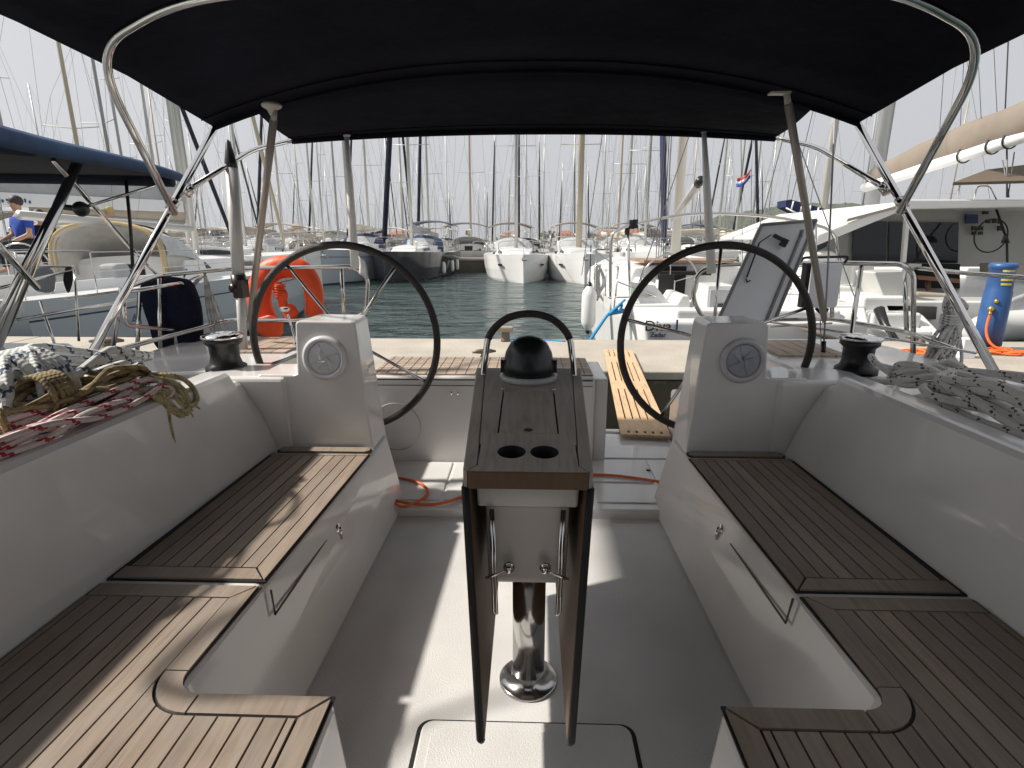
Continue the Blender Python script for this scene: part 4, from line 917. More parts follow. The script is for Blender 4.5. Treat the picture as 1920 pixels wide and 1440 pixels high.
# land and hill
def ridge(name, x0, x1, y0, y1, hf, m, nu=160, nv=18, rough=1.0, seed=0):
    mb = MB()
    def fn(i, j):
        x = x0+(x1-x0)*i; y = y0+(y1-y0)*j
        h = hf(i)*math.sin(math.pi*min(1, j*1.0)*.5)**.8
        h += rough*(noise.noise(Vector((x*.12, y*.12, seed)))+.6*noise.noise(Vector((x*.33, y*.33, seed+5))))*min(1, j*6)*min(1, hf(i)/2)
        return Vector((x, y, WL-.1+max(0, h)))
    mb.grid(fn, nu, nv, smooth=False); return tag(mb.build(name, m), kind='structure')
hp = lambda px, py, y: aty(px, py, y)
HX0, HX1 = hp(1180, 450, 420).x, hp(2300, 450, 420).x
def hillh(i):
    px_ = 1180+1120*i
    T = [(1180, 2), (1280, 5), (1330, 12), (1400, 19), (1480, 25), (1560, 30), (1650, 32), (1800, 30), (2000, 27), (2300, 20)]
    for a, b_ in zip(T, T[1:]):
        if px_ <= b_[0]: return a[1]+(b_[1]-a[1])*(px_-a[0])/(b_[0]-a[0])
    return 20
ridge('hill', HX0, HX1, 340, 520, hillh, hillm, 420, 60, rough=2.6, seed=3)
ridge('shore', -700, 420, 300, 380, lambda i: 2.2+.6*math.sin(i*17), mat('shore_stone', (0.22, 0.20, 0.16), .9, var=.3, scale=.1, bump=.5, bscale=1), 120, 6, rough=.4)
mb = MB(); a = hp(-250, 450, 210).x; b_ = hp(620, 450, 230).x; mb.bb(a, b_, 214, 218, -2, 1.7); mb.bb(a, b_, 218, 226, -2, .9); tag(mb.build('breakwater', conc), kind='structure')

# trees -------------------------------------------------------------
def make_tree(seed, H, Wd, trunk_h):
    g = random.Random(seed); t = thing('tree', 'x', 'tree')
    mb = MB(); mb.tube([(0, 0, -.3), (.05*Wd*.2, 0, trunk_h*.6), (0, 0, trunk_h+H*.3)], [.25, .2, .08], 8)
    for k in range(5): a = g.uniform(0, 6.3); mb.tube([(0, 0, trunk_h*.8), (Wd*.3*math.cos(a), Wd*.3*math.sin(a), trunk_h+H*.35)], [.12, .04], 6)
    mb.build('trunk', barkm, t)
    mb = MB(); cl = [(g.uniform(-.36, .36)*Wd, g.uniform(-.36, .36)*Wd, trunk_h+H*g.uniform(.25, .85), g.uniform(.16, .27)*Wd) for _ in range(12)]
    for cx, cy, cz_, r_ in cl:
        for k in range(110):
            th = g.uniform(0, 6.28); ph = math.acos(g.uniform(-1, 1)); q = r_*g.uniform(.6, 1.05)
            p = Vector((cx+q*math.sin(ph)*math.cos(th), cy+q*math.sin(ph)*math.sin(th), cz_+q*.75*math.cos(ph)))
            s_ = g.uniform(.18, .38); e_ = Vector((g.uniform(-1, 1), g.uniform(-1, 1), g.uniform(-1, 1))).normalized(); f_ = e_.orthogonal().normalized()
            mb.add([p-e_*s_, p+f_*s_*.6, p+e_*s_, p-f_*s_*.6], [(0, 1, 2, 3)])
    mb.build('crown', leaf, t); return t
protos = [make_tree(1, 7, 7, 1.5), make_tree(2, 5, 8, 1.2), make_tree(3, 9, 4.5, 1.5)]
trees = [(352, 205, 0, .8, 'small round tree left of the two treetops beyond the breakwater, by the davit pole'), (385, 206, 1, .85, 'wide low tree beyond the breakwater left of the davit pole'), (412, 208, 1, .75, 'bushy tree beyond the breakwater nearest the davit pole'),
         (372, 212, 1, .9, 'dense tree standing behind the wide low tree beyond the breakwater'), (622, 240, 1, .8, 'olive green tree right of the orange house, seen above the left wheel'), (640, 244, 0, .8, 'round green tree just above the top of the left wheel rim'),
         (668, 246, 2, .5, 'narrow low tree above the left wheel, left of the white pole'), (690, 250, 0, .6, 'small dark tree right of the white canopy strut'), (1022, 262, 0, .75, 'dark tree between the two white bow-on yachts, left one'), (1034, 262, 2, .6, 'narrow dark tree between the two white bow-on yachts, right one'),
         (1108, 300, 1, .8, 'low tree on the shore right of the thick beige mast'), (1150, 300, 1, .8, 'low tree left of the red roof behind the stern arch'), (1205, 290, 0, 1.0, 'round tree left of the navy furled sail at the foot of the hill'), (1222, 292, 1, 1.1, 'wide tree behind the navy furled sail'),
         (1248, 290, 0, 1.0, 'round tree right of the navy furled sail'), (1262, 296, 1, 1.0, 'low spreading tree at the foot of the wooded hill')]
for k, (px_, y_, p_, s_, lab) in enumerate(trees):
    pr_ = protos[p_]; o = pr_ if not pr_.get('used') else copy_tree(pr_)
    pr_['used'] = 1
    if 'used' in o and o is not pr_: del o['used']
    o.location = (hp(px_, 450, y_).x, y_, -.3); o.scale = (s_,)*3; o.rotation_euler.z = k*1.7; tag(o, lab, 'tree', 'trees along the far shore')
for p_ in protos:
    if 'used' in p_: del p_['used']
# houses ------------------------------------------------------------
def house(px_, y_, w_, h_, dep, lab, wall=wallm, rf=roofm, rz=0.0):
    t = thing('house', lab, 'house', (hp(px_, 450, y_).x, y_, -.2), rz, 'houses on the far shore')
    mb = MB(); mb.bb(-w_/2, w_/2, 0, dep, 0, h_); mb.build('wall', wall, t)
    mb = MB(); e = .5; rh = w_*.16+.6
    mb.add([(-w_/2-e, -e, h_), (w_/2+e, -e, h_), (w_/2+e, dep+e, h_), (-w_/2-e, dep+e, h_), (-w_/2+w_*.25, dep/2, h_+rh), (w_/2-w_*.25, dep/2, h_+rh)], [(0, 1, 5, 4), (1, 2, 5), (2, 3, 4, 5), (3, 0, 4), (3, 2, 1, 0)])
    mb.build('roof', rf, t)
    nwin = max(2, int(w_/3)); zs = [1.4] if h_ < 4.5 else [1.4, 4.2]
    for z_ in zs:
        for k in range(nwin):
            mb = MB(); x = -w_/2+w_*(k+.5)/nwin; mb.bb(x-.45, x+.45, -.04, .03, z_, z_+1.3); mb.build('window', glass, t)
ow = mat('orange_wall', (0.50, 0.22, 0.09), .9, var=.1); pw = mat('pale_wall', (0.6, 0.56, 0.5), .9, var=.1)
house(548, 236, 11, 3.6, 9, 'orange walled house with a tiled roof, left of the left wheel', ow)
house(700, 300, 16, 3.2, 9, 'long low pale house right of the white strut', pw); house(745, 340, 12, 4.2, 9, 'red roofed house left of the navy yacht mast', wallm)
house(470, 260, 12, 3.2, 8, 'low pale house between the davit pole and the antenna pole', pw); house(600, 320, 18, 3.4, 9, 'long shed like house behind the trees above the left wheel', wallm, conc)
house(952, 360, 10, 4, 8, 'small pale house left of the left bow-on yacht mast', pw); house(1185, 270, 10, 4.4, 8, 'cream house with a bright red roof behind the stern arch', wallm); house(1140, 330, 14, 4, 8, 'red roofed house seen just inside the stern arch', pw)
house(1225, 330, 12, 5, 8, 'pale house behind the trees at the foot of the hill', pw); house(1060, 380, 12, 5, 8, 'distant house between the two bow-on yachts', wallm)
# ================================================================== OTHER BOATS
def hbeam(s, B): 
    if s < .45: return B/2*(.84+.16*math.sin(s/.45*math.pi/2))
    return B/2*max(0.012, math.cos(((s-.45)/.55)**1.75*math.pi/2))**.85
def yacht(name, label, group=None, L=12.0, B=3.9, Fb=1.25, hull=white, stripe=None, mast=17.0, mastm=alu, mr=.072, boomc=beige, sprayc=beige, biminic=None, furl=None, fr=.07, lod=1, boom_up=0.0, window=True, open_stern=False):
    """bow towards local +y, origin amidships on the water"""
    t = thing(name, label, 'sailboat', (0, 0, WL), 0, group)
    Y = lambda s: -L/2+L*s
    dz = lambda s: Fb*(1+.16*max(0, s-.3)**1.5/.585+.04*(1-s))
    N = 22 if lod == 0 else (12 if lod == 1 else 8)
    mb = MB(); rows = []
    for i in range(N+1):
        s = i/N; h = hbeam(s, B); d = dz(s); yb = Y(s)+(.0 if s < 1 else 0)
        rake = -.25*(s < .001)
        pr = [(-.35, .55), (0.0, .86), (.07, .885), (.12, .90), (.45*d, .965), (.78*d, .99), (.80*d, .992), (.84*d, .995), (d, 1.0)]
        narrow = 1-.5*max(0, (s-.8)/.2)
        rows.append([(h*(k if s < .8 else k*narrow+(1-narrow)*(z/d if z > 0 else 0)*k), yb+rake*(1-max(0, z)/d)*-1.0, z) for z, k in pr])
    n = len(rows[0]); vs = []; fs = []; mi = []
    mats = [hull, boot, stripe or hull, navyh if hull is white else white]
    col = [1, 0 if not stripe else 1, 0, 0, 0, 2, 0, 0]
    for sg in (-1, 1):
        for j in range(n-1):
            q = []; 
            v = [(sg*r[k][0], r[k][1], r[k][2]) for r in rows for k in (j, j+1)]
            f = []
            for i in range(N):
                a = 2*i; quad = (a, a+1, a+3, a+2); f.append(quad if sg < 0 else quad[::-1])
            mb.add(v, f, smooth=True, mi=col[j])
    # transom
    r0 = rows[0]; ring_ = [(-x, y, z) for x, y, z in r0]+[(x, y, z) for x, y, z in r0[::-1]]
    mb.add(ring_, [tuple(range(len(ring_)))], mi=0)
    r0 = rows[-1]; ring_ = [(-x, y, z) for x, y, z in r0]+[(x, y, z) for x, y, z in r0[::-1]]; mb.add(ring_, [tuple(range(len(ring_)))[::-1]], mi=0)
    h_ = mb.build('hull', mats, t)
    # deck
    mb = MB(); cs = .36; wi = .62; dk = [i/N for i in range(N+1)]
    A = []
    for s in dk:
        h = hbeam(s, B)*.998; d = dz(s)
        if s <= cs and lod < 2: 
            A.append((s, h, d))
    ss = sorted(set([s for s in dk]+[cs]))
    fore = [s for s in ss if s >= cs]; aft = [s for s in ss if s <= cs]
    mb.loft([[(-hbeam(s, B), Y(s), dz(s)-.01), (0, Y(s), dz(s)+.05*(hbeam(s, B)/(B/2))), (hbeam(s, B), Y(s), dz(s)-.01)] for s in fore], cap=False, flip=True)
    for sg in (-1, 1):
        mb.loft([[(sg*hbeam(s, B), Y(s), dz(s)-.01), (sg*hbeam(s, B)*.70, Y(s), dz(s)+.02), (sg*hbeam(s, B)*.68, Y(s), dz(s)+.16), (sg*hbeam(s, B)*.62, Y(s), dz(s)+.16), (sg*hbeam(s, B)*.60, Y(s), dz(s)-.12), (sg*hbeam(s, B)*.34, Y(s), dz(s)-.12), (sg*hbeam(s, B)*.32, Y(s), dz(s)-.5), (0, Y(s), dz(s)-.5)] for s in aft], cap=False, flip=sg > 0)
    mb.build('deck', white, t)
    # coachroof
    mb = MB(); secs = []
    for s, k, hh in ((cs, .60, .30), (cs+.005, .60, .44), (.50, .58, .42), (.62, .50, .30), (.70, .40, .16), (.73, .32, .02)):
        h = hbeam(s, B)*k; d = dz(s)
        secs.append([(-h-.06, Y(s), d-.02), (-h+.05, Y(s), d+hh*.85), (-h*.6, Y(s), d+hh), (0, Y(s), d+hh*1.08), (h*.6, Y(s), d+hh), (h-.05, Y(s), d+hh*.85), (h+.06, Y(s), d-.02)])
    mb.loft(secs, flip=True); cr_o = mb.build('coachroof', white, t)
    if window and lod < 2:
        for sg in (-1, 1):
            mb = MB(); P = []
            for s, hh in ((.42, .43), (.50, .42), (.58, .34), (.64, .25)):
                k = .60-(s-cs)*.35; h = hbeam(s, B)*k; d = dz(s)
                P.append([(sg*(h+.04), Y(s), d+hh*.28), (sg*(h-.02), Y(s), d+hh*.72)])
            mb.loft(P, cap=False, flip=sg > 0); mb.build('window', glass, cr_o, solid=.02)
    if lod < 2:
        mb = MB(); h = hbeam(cs, B)*.60; mb.bb(-.32, .32, Y(cs)-.012, Y(cs)+.02, dz(cs)-.45, dz(cs)+.30); mb.build('companionway', dark, t)
    # mast
    my = Y(.56); mz = dz(.56)+.34
    mb = MB(); mb.tube([(0, my, mz-.3), (0, my-.02, mz+(mast-mz)*.6), (0, my-.08, mast)], [mr, mr*.95, mr*.7], 10 if lod == 0 else 6, flat=1.35); mo = mb.build('mast', mastm, t)
    for q, wsp in ((.36, .30), (.66, .22)):
        z = mz+(mast-mz)*q; mb = MB(); mb.tube([(-B*wsp, my-.28, z+.06), (0, my, z), (B*wsp, my-.28, z+.06)], .020, 5); mb.build('spreader', mastm, mo)
    mb = MB(); rw = .005 if lod == 0 else (.007 if lod == 1 else .009)
    ch = hbeam(.53, B)*.92; zt = mz+(mast-mz)*.985
    bow = (0, Y(.985), dz(1)+.05)
    for sg in (-1, 1):
        s1 = (sg*B*.30, my-.28, mz+(mast-mz)*.36+.06); s2 = (sg*B*.22, my-.28, mz+(mast-mz)*.66+.06)
        mb.tube([(sg*ch, Y(.53), dz(.53)), s1, s2, (0, my-.06, zt)], rw, 4, cap=False)
        mb.tube([(sg*ch*.9, Y(.55), dz(.53)), (0, my, mz+(mast-mz)*.36)], rw*.8, 4, cap=False)
        mb.tube([(sg*hbeam(0, B)*.85, Y(.02), dz(0)), (0, Y(.16), mz+(mast-mz)*.45), (0, my-.08, mast)], rw, 4, cap=False)
    mb.tube([bow, (0, my+.03, zt)], rw, 4, cap=False)
    mb.build('rigging', mat('wire', (0.16, 0.16, 0.165), .5, .5), mo)
    if lod == 0:
        mb = MB(); mb.tube([(0, my-.08, mast), (.02, my-.1, mast+.5)], .006, 4); mb.box((0, my-.25, mast+.12), (.03, .4, .015)); mb.build('wind_vane', black, mo)
    if furl:
        a = Vector(bow)+Vector((0, -.05, .35)); b_ = Vector((0, my+.1, zt-.6))
        mb = MB(); mb.tube([a.lerp(b_, q) for q in (0, .02, .3, .7, .97, 1)], [.02, fr, fr*1.15, fr, fr*.5, .01], 8); mb.build('furled_sail', furl, t)
    # boom with its sail cover
    bz = dz(.4)+1.05; be = Y(.17)
    mb = MB(); mb.tube([(0, my-.1, bz), (0, be, bz+.12+boom_up)], .075, 8); bo = mb.build('boom', mastm, t)
    if boomc:
        mb = MB(); secs = []
        for k in range(9):
            q = k/8; y = my-.05+(be+.25-my)*q; r_ = (.30-.17*q)*(1+.10*math.sin(k*2.3)); z = bz+.06+(.12+boom_up)*q
            secs.append([(r_*.52*math.cos(a), y, z+r_*.75+r_*.85*math.sin(a)) for a in [2*math.pi*i/10 for i in range(10)]])
        mb.loft(secs, closed=True, smooth=True); mb.build('sail_cover', boomc, bo)
    # sprayhood
    if sprayc:
        hs_ = hbeam(cs, B)*.66
        def sp(i, j):
            a = math.pi*j; f_ = i
            return Vector((hs_*math.cos(a)*(1-.10*f_), Y(cs)-.35+1.15*f_, dz(cs)+.16+(.82*(1-f_**2.2)+.02)*math.sin(a)**.5))
        mb = MB(); mb.grid(sp, 6, 14); sh = mb.build('sprayhood', sprayc, t, solid=.02)
        if lod < 2:
            mb = MB(); mb.grid(lambda i, j: sp(.52+.36*i, .25+.5*j)+Vector((0, .012, .03)), 3, 8); mb.build('hood_window', clear, sh)
            mb = MB(); mb.tube([sp(0, k/14) for k in range(15)], .02, 6); mb.build('hood_frame', black if sprayc in (blue, navy) else steel, sh)
    if biminic:
        hs_ = B*.40
        def bm(i, j): return Vector((hs_*(-1+2*j), Y(.03)+L*.19*i, dz(.1)+1.95-.30*abs(2*j-1)**2.4-.05*abs(2*i-1)**2))
        mb = MB(); mb.grid(bm, 4, 12); bi_ = mb.build('bimini', biminic, t, solid=.02)
        mb = MB()
        for i in (0, .5, 1):
            mb.tube([Vector((-hs_*1.02, Y(.03)+L*.095, dz(.1)+.05))]+[bm(i, j/8)-Vector((0, 0, .02)) for j in range(9)]+[Vector((hs_*1.02, Y(.03)+L*.095, dz(.1)+.05))], .016, 5)
        mb.build('bimini_frame', steel, bi_)
    # rails
    if lod < 2:
        mb = MB(); rr = .012 if lod == 0 else .018
        for sg in (-1, 1):
            P1 = [Vector((sg*hbeam(s, B)*.97, Y(s), dz(s)+.60)) for s in (.10, .3, .5, .7, .86)]
            mb.tube(P1, rr*.6, 4, cap=False); mb.tube([p-Vector((0, 0, .28)) for p in P1], rr*.6, 4, cap=False)
            for p in P1: mb.tube([p-Vector((0, 0, .6)), p], rr, 4)
        mb.tube(cr([(-hbeam(.86, B)*.97, Y(.86), dz(.86)), (-hbeam(.86, B)*.97, Y(.86), dz(.86)+.60), (-hbeam(.95, B), Y(.95), dz(.95)+.66), (0, Y(1.005), dz(1)+.68), (hbeam(.95, B), Y(.95), dz(.95)+.66), (hbeam(.86, B)*.97, Y(.86), dz(.86)+.60), (hbeam(.86, B)*.97, Y(.86), dz(.86))], 4), rr*1.1, 5)
        for sg in (-1, 1): mb.tube(bend([(sg*hbeam(.1, B)*.97, Y(.10), dz(.1)+.62), (sg*hbeam(0, B)*.95, Y(.012), dz(0)+.62), (sg*hbeam(0, B)*.35, Y(.012), dz(0)+.62), (sg*hbeam(0, B)*.35, Y(.012), dz(0))], .12), rr*1.1, 5); mb.tube([(sg*hbeam(0, B)*.95, Y(.012), dz(0)), (sg*hbeam(0, B)*.95, Y(.012), dz(0)+.62)], rr*1.1, 5)
        mb.build('guardrail', steel, t)
        mb = MB(); mb.tube([(0, Y(.97), dz(1)+.08), (0, Y(1.01), dz(1)+.04), (0, Y(1.02), dz(1)-.18)], .03, 6); mb.box((0, Y(1.021), dz(1)-.22), (.26, .10, .14), rx=.5); mb.build('anchor', alud, t)
        for sg in (-1, 1):
            mb = MB(); mb.tube([(sg*.95+.45*math.cos(a)*1, Y(.075), dz(.07)+.28+.45*math.sin(a)) for a in [2*math.pi*k/28 for k in range(28)]], .012 if lod == 0 else .016, 6, closed=True); mb.build('steering_wheel', steel, t)
    return t
def put(o, px_, y, rz, s=1.0, x=None):
    o.location = (x if x is not None else hp(px_, 450, y).x, y, WL); o.rotation_euler.z = rz; o.scale = (s, s, s); return o
PI = math.pi
def fenders(t, pts, lab=None):
    for p in pts:
        mb = MB(); mb.lathe([(.02, -.36), (.05, -.33), (.10, -.26), (.115, -.2), (.115, .2), (.10, .26), (.05, .33), (.02, .36)], p, 14); f_ = mb.build('hull_fender', white, t)
        mb = MB(); mb.lathe([(.03, .33), (.045, .35), (.02, .40)], p, 10); mb.lathe([(.02, -.40), (.045, -.35), (.03, -.33)], p, 10); mb.tube([Vector(p)+Vector((0, 0, .38)), Vector(p)+Vector((0, 0, .95))], .008, 4); mb.build('fender_end', navyh, f_)

# --- first row beyond the basin, bows towards us
a = yacht('sailing_yacht', 'white bow-on yacht left of centre, under a brown bimini', 'yachts moored bow-on across the basin', hull=white, boomc=None, sprayc=clear, biminic=mat('brown_canvas', (0.16, 0.10, 0.08), .9), furl=None, lod=0, L=11.6, B=3.7, Fb=1.22, stripe=None)
put(a, 966, 33.7, PI+.10)
def bowmarks(t, L, B, Fb, kind):
    for sg in (-1, 1):
        mb = MB(); s = .87; mb.box((sg*(hbeam(s, B)*.985), -L/2+L*s, Fb*.70), (.04, .45, .10), rz=sg*.38); mb.build('bow_window', glass, t)
bowmarks(a, 11.6, 3.7, 1.22, 0)
b_ = yacht('sailing_yacht', 'white bow-on yacht with a thick beige mast, right of centre', 'yachts moored bow-on across the basin', hull=white, mastm=alut, mr=.13, boomc=None, sprayc=clear, biminic=mat('rose_canvas', (0.36, 0.25, 0.20), .9), furl=None, lod=0, L=11.8, B=3.8, Fb=1.25)
put(b_, 1084, 33.5, PI-.02); bowmarks(b_, 11.8, 3.8, 1.25, 1)
c_ = yacht('sailing_yacht', 'dark navy hulled yacht with blue sprayhood and black furled headsail', 'yachts moored bow-on across the basin', hull=navyh, boomc=greyc, sprayc=blue, biminic=blue, furl=navyk, fr=.13, lod=0, L=12.2, B=3.9, Fb=1.35)
put(c_, 778, 33.8, PI-.06); fenders(c_, [(-1.95, 1.2, .55), (-1.98, -1.2, .55), (-1.95, -3.0, .55)])
d_ = yacht('sailing_yacht', 'white yacht with a blue waterline stripe seen through the left wheel', 'yachts moored bow-on across the basin', hull=hullg, boomc=cream, sprayc=navy, furl=None, lod=0, L=12.0, B=3.9, Fb=1.45, stripe=boot)
put(d_, 640, 32.3, PI-.0, x=-10.0); text('hull_name', 'MIRA', .34, inkg, d_, Matrix.Translation((-1.72, 2.6, 1.0)) @ Matrix.Rotation(R(-90), 4, 'Z') @ Matrix.Rotation(R(83), 4, 'X')) if False else None
fenders(d_, [(-2.02, 1.0, .75)])
# other bow-on yachts in the same row, partly hidden
for px_, bc, spc, bmc, lab in ((470, beige, clear, beige, 'white yacht between the davit pole and the lifebuoy, under a beige bimini'), (1205, None, clear, tan_c, 'white yacht behind the stern arch with a sand coloured bimini'), (1330, cream, clear, None, 'large white yacht with a row of dark windows seen through the right wheel')):
    o = yacht('sailing_yacht', lab, 'yachts moored bow-on across the basin', boomc=bc, sprayc=spc, biminic=bmc, furl=(navy if px_ == 1205 else None), fr=.15, lod=1, L=12, Fb=1.3); put(o, px_, 36+(px_ > 1300)*5, PI if px_ < 1300 else -1.25)
# --- the boat with the white hull at the left, stern to the far side of the quay
B41 = yacht('sailing_yacht', 'grey white yacht behind the quay at left, number 41 on its side', None, L=12.2, B=4.0, Fb=1.28, hull=hullg, boomc=None, sprayc=None, furl=alut, fr=.055, lod=0, stripe=boot, mast=17, mr=.055)
put(B41, 0, 13.1, 0, x=-8.25)
text('hull_number', '41', .26, ink, B41, Matrix.Translation((1.935, -4.4, .86)) @ Matrix.Rotation(R(90), 4, 'Z') @ Matrix.Rotation(R(86), 4, 'X'), ext=.004)
mb = MB()
def hood(i, j):
    a = math.pi*j; return Vector((1.12*math.cos(a)*(1-.08*i), -2.3+1.7*i, 1.40+(1.02*(1-i**3))*math.sin(a)**.42))
mb.grid(hood, 8, 18); hd = mb.build('sprayhood', mat('pale_hood', (0.52, 0.51, 0.48), .7, var=.12, scale=4, bump=.5, bscale=6), B41, solid=.02)
mb = MB(); mb.grid(lambda i, j: hood(.30+.60*i, .26+.48*j)+Vector((0, .02, .04)), 4, 10); mb.build('hood_window', clear, hd)
mb = MB(); mb.grid(lambda i, j: hood(.08+.84*i, .03+.13*j)+Vector((.04, 0, .03)), 6, 3); mb.build('side_window', clear, hd)
mb = MB(); [mb.tube([hood(q, k/18)+Vector((0, 0, .02)) for k in range(19)], .028, 6) for q in (0, .06)]; mb.build('trim', ochre, hd)
mb = MB(); mb.box((1.1, -3.6, 1.55), (.35, .35, .32)); mb.build('rail_bag', greyc, B41, bev=.08, seg=3)
# --- yacht further left with a wide grey sail cover on its boom
C = yacht('sailing_yacht', 'white yacht at the far left with a long grey sail cover above its crew', None, L=9.8, B=3.6, Fb=1.5, hull=white, boomc=beige, sprayc=None, furl=None, lod=0, mast=18, mr=.085)
m_pos = hp(352, 430, 17.0); ang = math.atan2(2.6, 3.0)
C.rotation_euler.z = -ang*.95; hd_ = Matrix.Rotation(-ang*.95, 3, 'Z') @ Vector((0, 9.8*.06, 0)); C.location = (m_pos.x-hd_.x, 17.0-hd_.y, WL)
mb = MB(); secs = []
for k in range(15):
    q = k/14; y = .7-5.9*q; r_ = .36*(1-.28*q)*(1+.04*math.sin(k*2.1)); z = 3.0+.10*q
    secs.append([(r_*.45*math.cos(a), y, z+r_*1.0+r_*1.0*math.sin(a)*(1.0 if math.sin(a) > 0 else .9)) for a in [2*math.pi*i/14 for i in range(14)]])
mb.loft(secs, closed=True, smooth=True); mb.build('sail_cover', greyc, C)
mb = MB(); mb.loft([[(.20, y, z) for z in (2.90, 3.22)] + [(-.20, y, z) for z in (3.22, 2.90)] for y in (.5, -5.2)], closed=True); lb = mb.build('sail_bag', whiteb, C, bev=.03)
for k in range(9):
    mb = MB(); mb.bb(.202, .212, -3.05-k*.085, -3.05-k*.085+.04, 2.98+.02*(k % 3), 3.05+.02*((k*2) % 3)); mb.build('bag_lettering', ink, lb)
# --- people sitting on that yacht
def person(label, p, rz, shirtm, pants=jeans, cap=None, s=1.0, seated=True, armpose=0):
    t = thing('person', label, 'person', p, rz)
    def skinned(name, vs, es, rs, m):
        me = bpy.data.meshes.new(name); me.from_pydata([Vector(v) for v in vs], es, []); me.materials.append(m)
        o = bpy.data.objects.new(name, me); COL.objects.link(o); o.parent = t
        sk = o.modifiers.new('skin', 'SKIN'); 
        for v, r_ in zip(me.skin_vertices[0].data if me.skin_vertices else [], rs): v.radius = (r_, r_)
        ss_ = o.modifiers.new('sub', 'SUBSURF'); ss_.levels = 2; ss_.render_levels = 2
        return o
    def mk(name, chains, m):
        vs = []; es = []; rs = []; idx = {}
        for ch in chains:
            prev = None
            for q in ch:
                key = q[:3]
                if key not in idx: idx[key] = len(vs); vs.append(key); rs.append(q[3])
                if prev is not None: es.append((prev, idx[key]))
                prev = idx[key]
        me = bpy.data.meshes.new(name); me.from_pydata([Vector(v) for v in vs], es, []); me.materials.append(m)
        o = bpy.data.objects.new(name, me); COL.objects.link(o); o.parent = t
        o.modifiers.new('skin', 'SKIN').use_smooth_shade = True
        if not me.skin_vertices: 
            bm_ = None
        lay = me.skin_vertices[0] if me.skin_vertices else me.attributes.new('skin', 'FLOAT', 'POINT')
        for i, v in enumerate(me.skin_vertices[0].data): v.radius = (rs[i], rs[i]); v.use_root = (i == 0)
        q = o.modifiers.new('sub', 'SUBSURF'); q.levels = 1; q.render_levels = 1
        return o
    H = 1.0
    # seated: hips at z 0, feet below in front (-y is where the person looks)
    sh = .50
    try:
        mk('body', [[(0, 0, .05, .13), (0, .02, .28, .13), (0, .0, .50, .12), (0, -.02, .58, .055), (0, -.03, .66, .075), (0, -.04, .75, .098), (0, -.035, .83, .07)],
                [(0, .0, .50, .12), (.19, -.0, .47, .06), (.25, -.04, .22, .045), (.10, -.32, .06, .034), (.06, -.39, .05, .03)],
                [(0, .0, .50, .12), (-.19, -.0, .47, .06), (-.25, -.04, .22, .045), (-.12, -.32, .10, .034), (-.05, -.38, .08, .03)],
                [(0, 0, .05, .13), (.10, -.05, .02, .09), (.14, -.45, .05, .07), (.14, -.44, -.38, .045), (.14, -.60, -.42, .035)],
                [(0, 0, .05, .13), (-.10, -.05, .02, .09), (-.14, -.45, .05, .07), (-.14, -.44, -.38, .045), (-.14, -.60, -.42, .035)]], skin)
        mk('shirt', [[(0, .0, .06, .150), (0, .02, .28, .155), (0, .0, .47, .150), (0, -.01, .54, .08)],
                 [(0, .0, .47, .150), (.19, 0, .465, .083), (.235, -.02, .30, .066)], [(0, .0, .47, .150), (-.19, 0, .465, .083), (-.235, -.02, .30, .066)]], shirtm)
        mk('trousers', [[(0, 0, .05, .145), (.10, -.05, .02, .105), (.14, -.45, .05, .088), (.14, -.44, -.36, .062)], [(0, 0, .05, .145), (-.10, -.05, .02, .105), (-.14, -.45, .05, .088), (-.14, -.44, -.36, .062)]], pants)
    except Exception as e: print('PERSON', e)
    mb = MB(); mb.ball((0, -.015, .795), .108, 14, sz=.95); mb.build('cap' if cap else 'hair', cap or hair, t)
    mb = MB(); mb.ball((0, -.135, .745), .014, 8); mb.ball((.035, -.125, .765), .010, 8, mi=1); mb.ball((-.035, -.125, .765), .010, 8, mi=1); mb.bb(-.025, .025, -.132, -.122, .700, .706, mi=1); mb.build('face', [skin, hair], t)
    t.scale = (s, s, s); return t
pp = aty(50, 463, 11.9); person('man in a blue shirt and dark trousers sitting on the far left yacht', pp, -.35+PI*0, shirt, s=1.18)
pp2 = aty(86, 466, 12.6); person('dark haired woman in a dark top sitting beside the man in blue', pp2, .9, navyk, s=.96)
pp3 = aty(216, 452, 15.0); person('person with a yellowish cap and dark top seen above the cream sprayhood', pp3, -.3, navyk, cap=mat('cap_yellow', (0.45, 0.32, 0.10), .8), s=1.0)
# --- the yacht directly beside ours at the left
NB = thing('sailing_yacht', 'neighbouring yacht at the left edge with a bright blue bimini on steel tubes', 'sailboat', (-4.75, 0, WL))
def nb(mb, name, m, parent=None, **k): o = mb.build(name, m, parent or NB, **k); o.location = (4.75, 0, -WL) if parent is None else (0, 0, 0); return o
mb = MB(); mb.loft([[(-6.7, y, WL-.2), (-6.7, y, .5), (-6.6, y, .56), (-5.8, y, .56), (-5.7, y, .72), (-5.6, y, .72), (-5.55, y, .1), (-3.95, y, .1), (-3.9, y, .72), (-3.8, y, .72), (-3.7, y, .56), (-2.95, y, .56), (-2.85, y, .5), (-2.85, y, WL-.2)] for y in (-6, 0, 3.4)], flip=True); nb(mb, 'hull', white)
def nbm(i, j):  # i along y, j across
    y = 1.6+2.75*i; x = -4.78+2.10*(-1+2*j); d_ = abs(2*j-1); z = 1.775-.118*i+.10*(1-d_**2.6)*(1-i*.8)+.03*math.sin(i*7)*(1-d_)
    return Vector((x, y, z))
mb = MB(); mb.grid(nbm, 10, 30); cn = nb(mb, 'bimini', blued, solid=.02)
mb = MB(); mb.grid(lambda i, j: nbm(i, 1)+Vector((.03+.035*math.sin(j*3), 0, .030-(.11-.05*i)*j+.012*math.sin(i*9)+.03*(1-i)*(1-j))), 16, 4); nb(mb, 'valance', blue, cn, solid=.012)
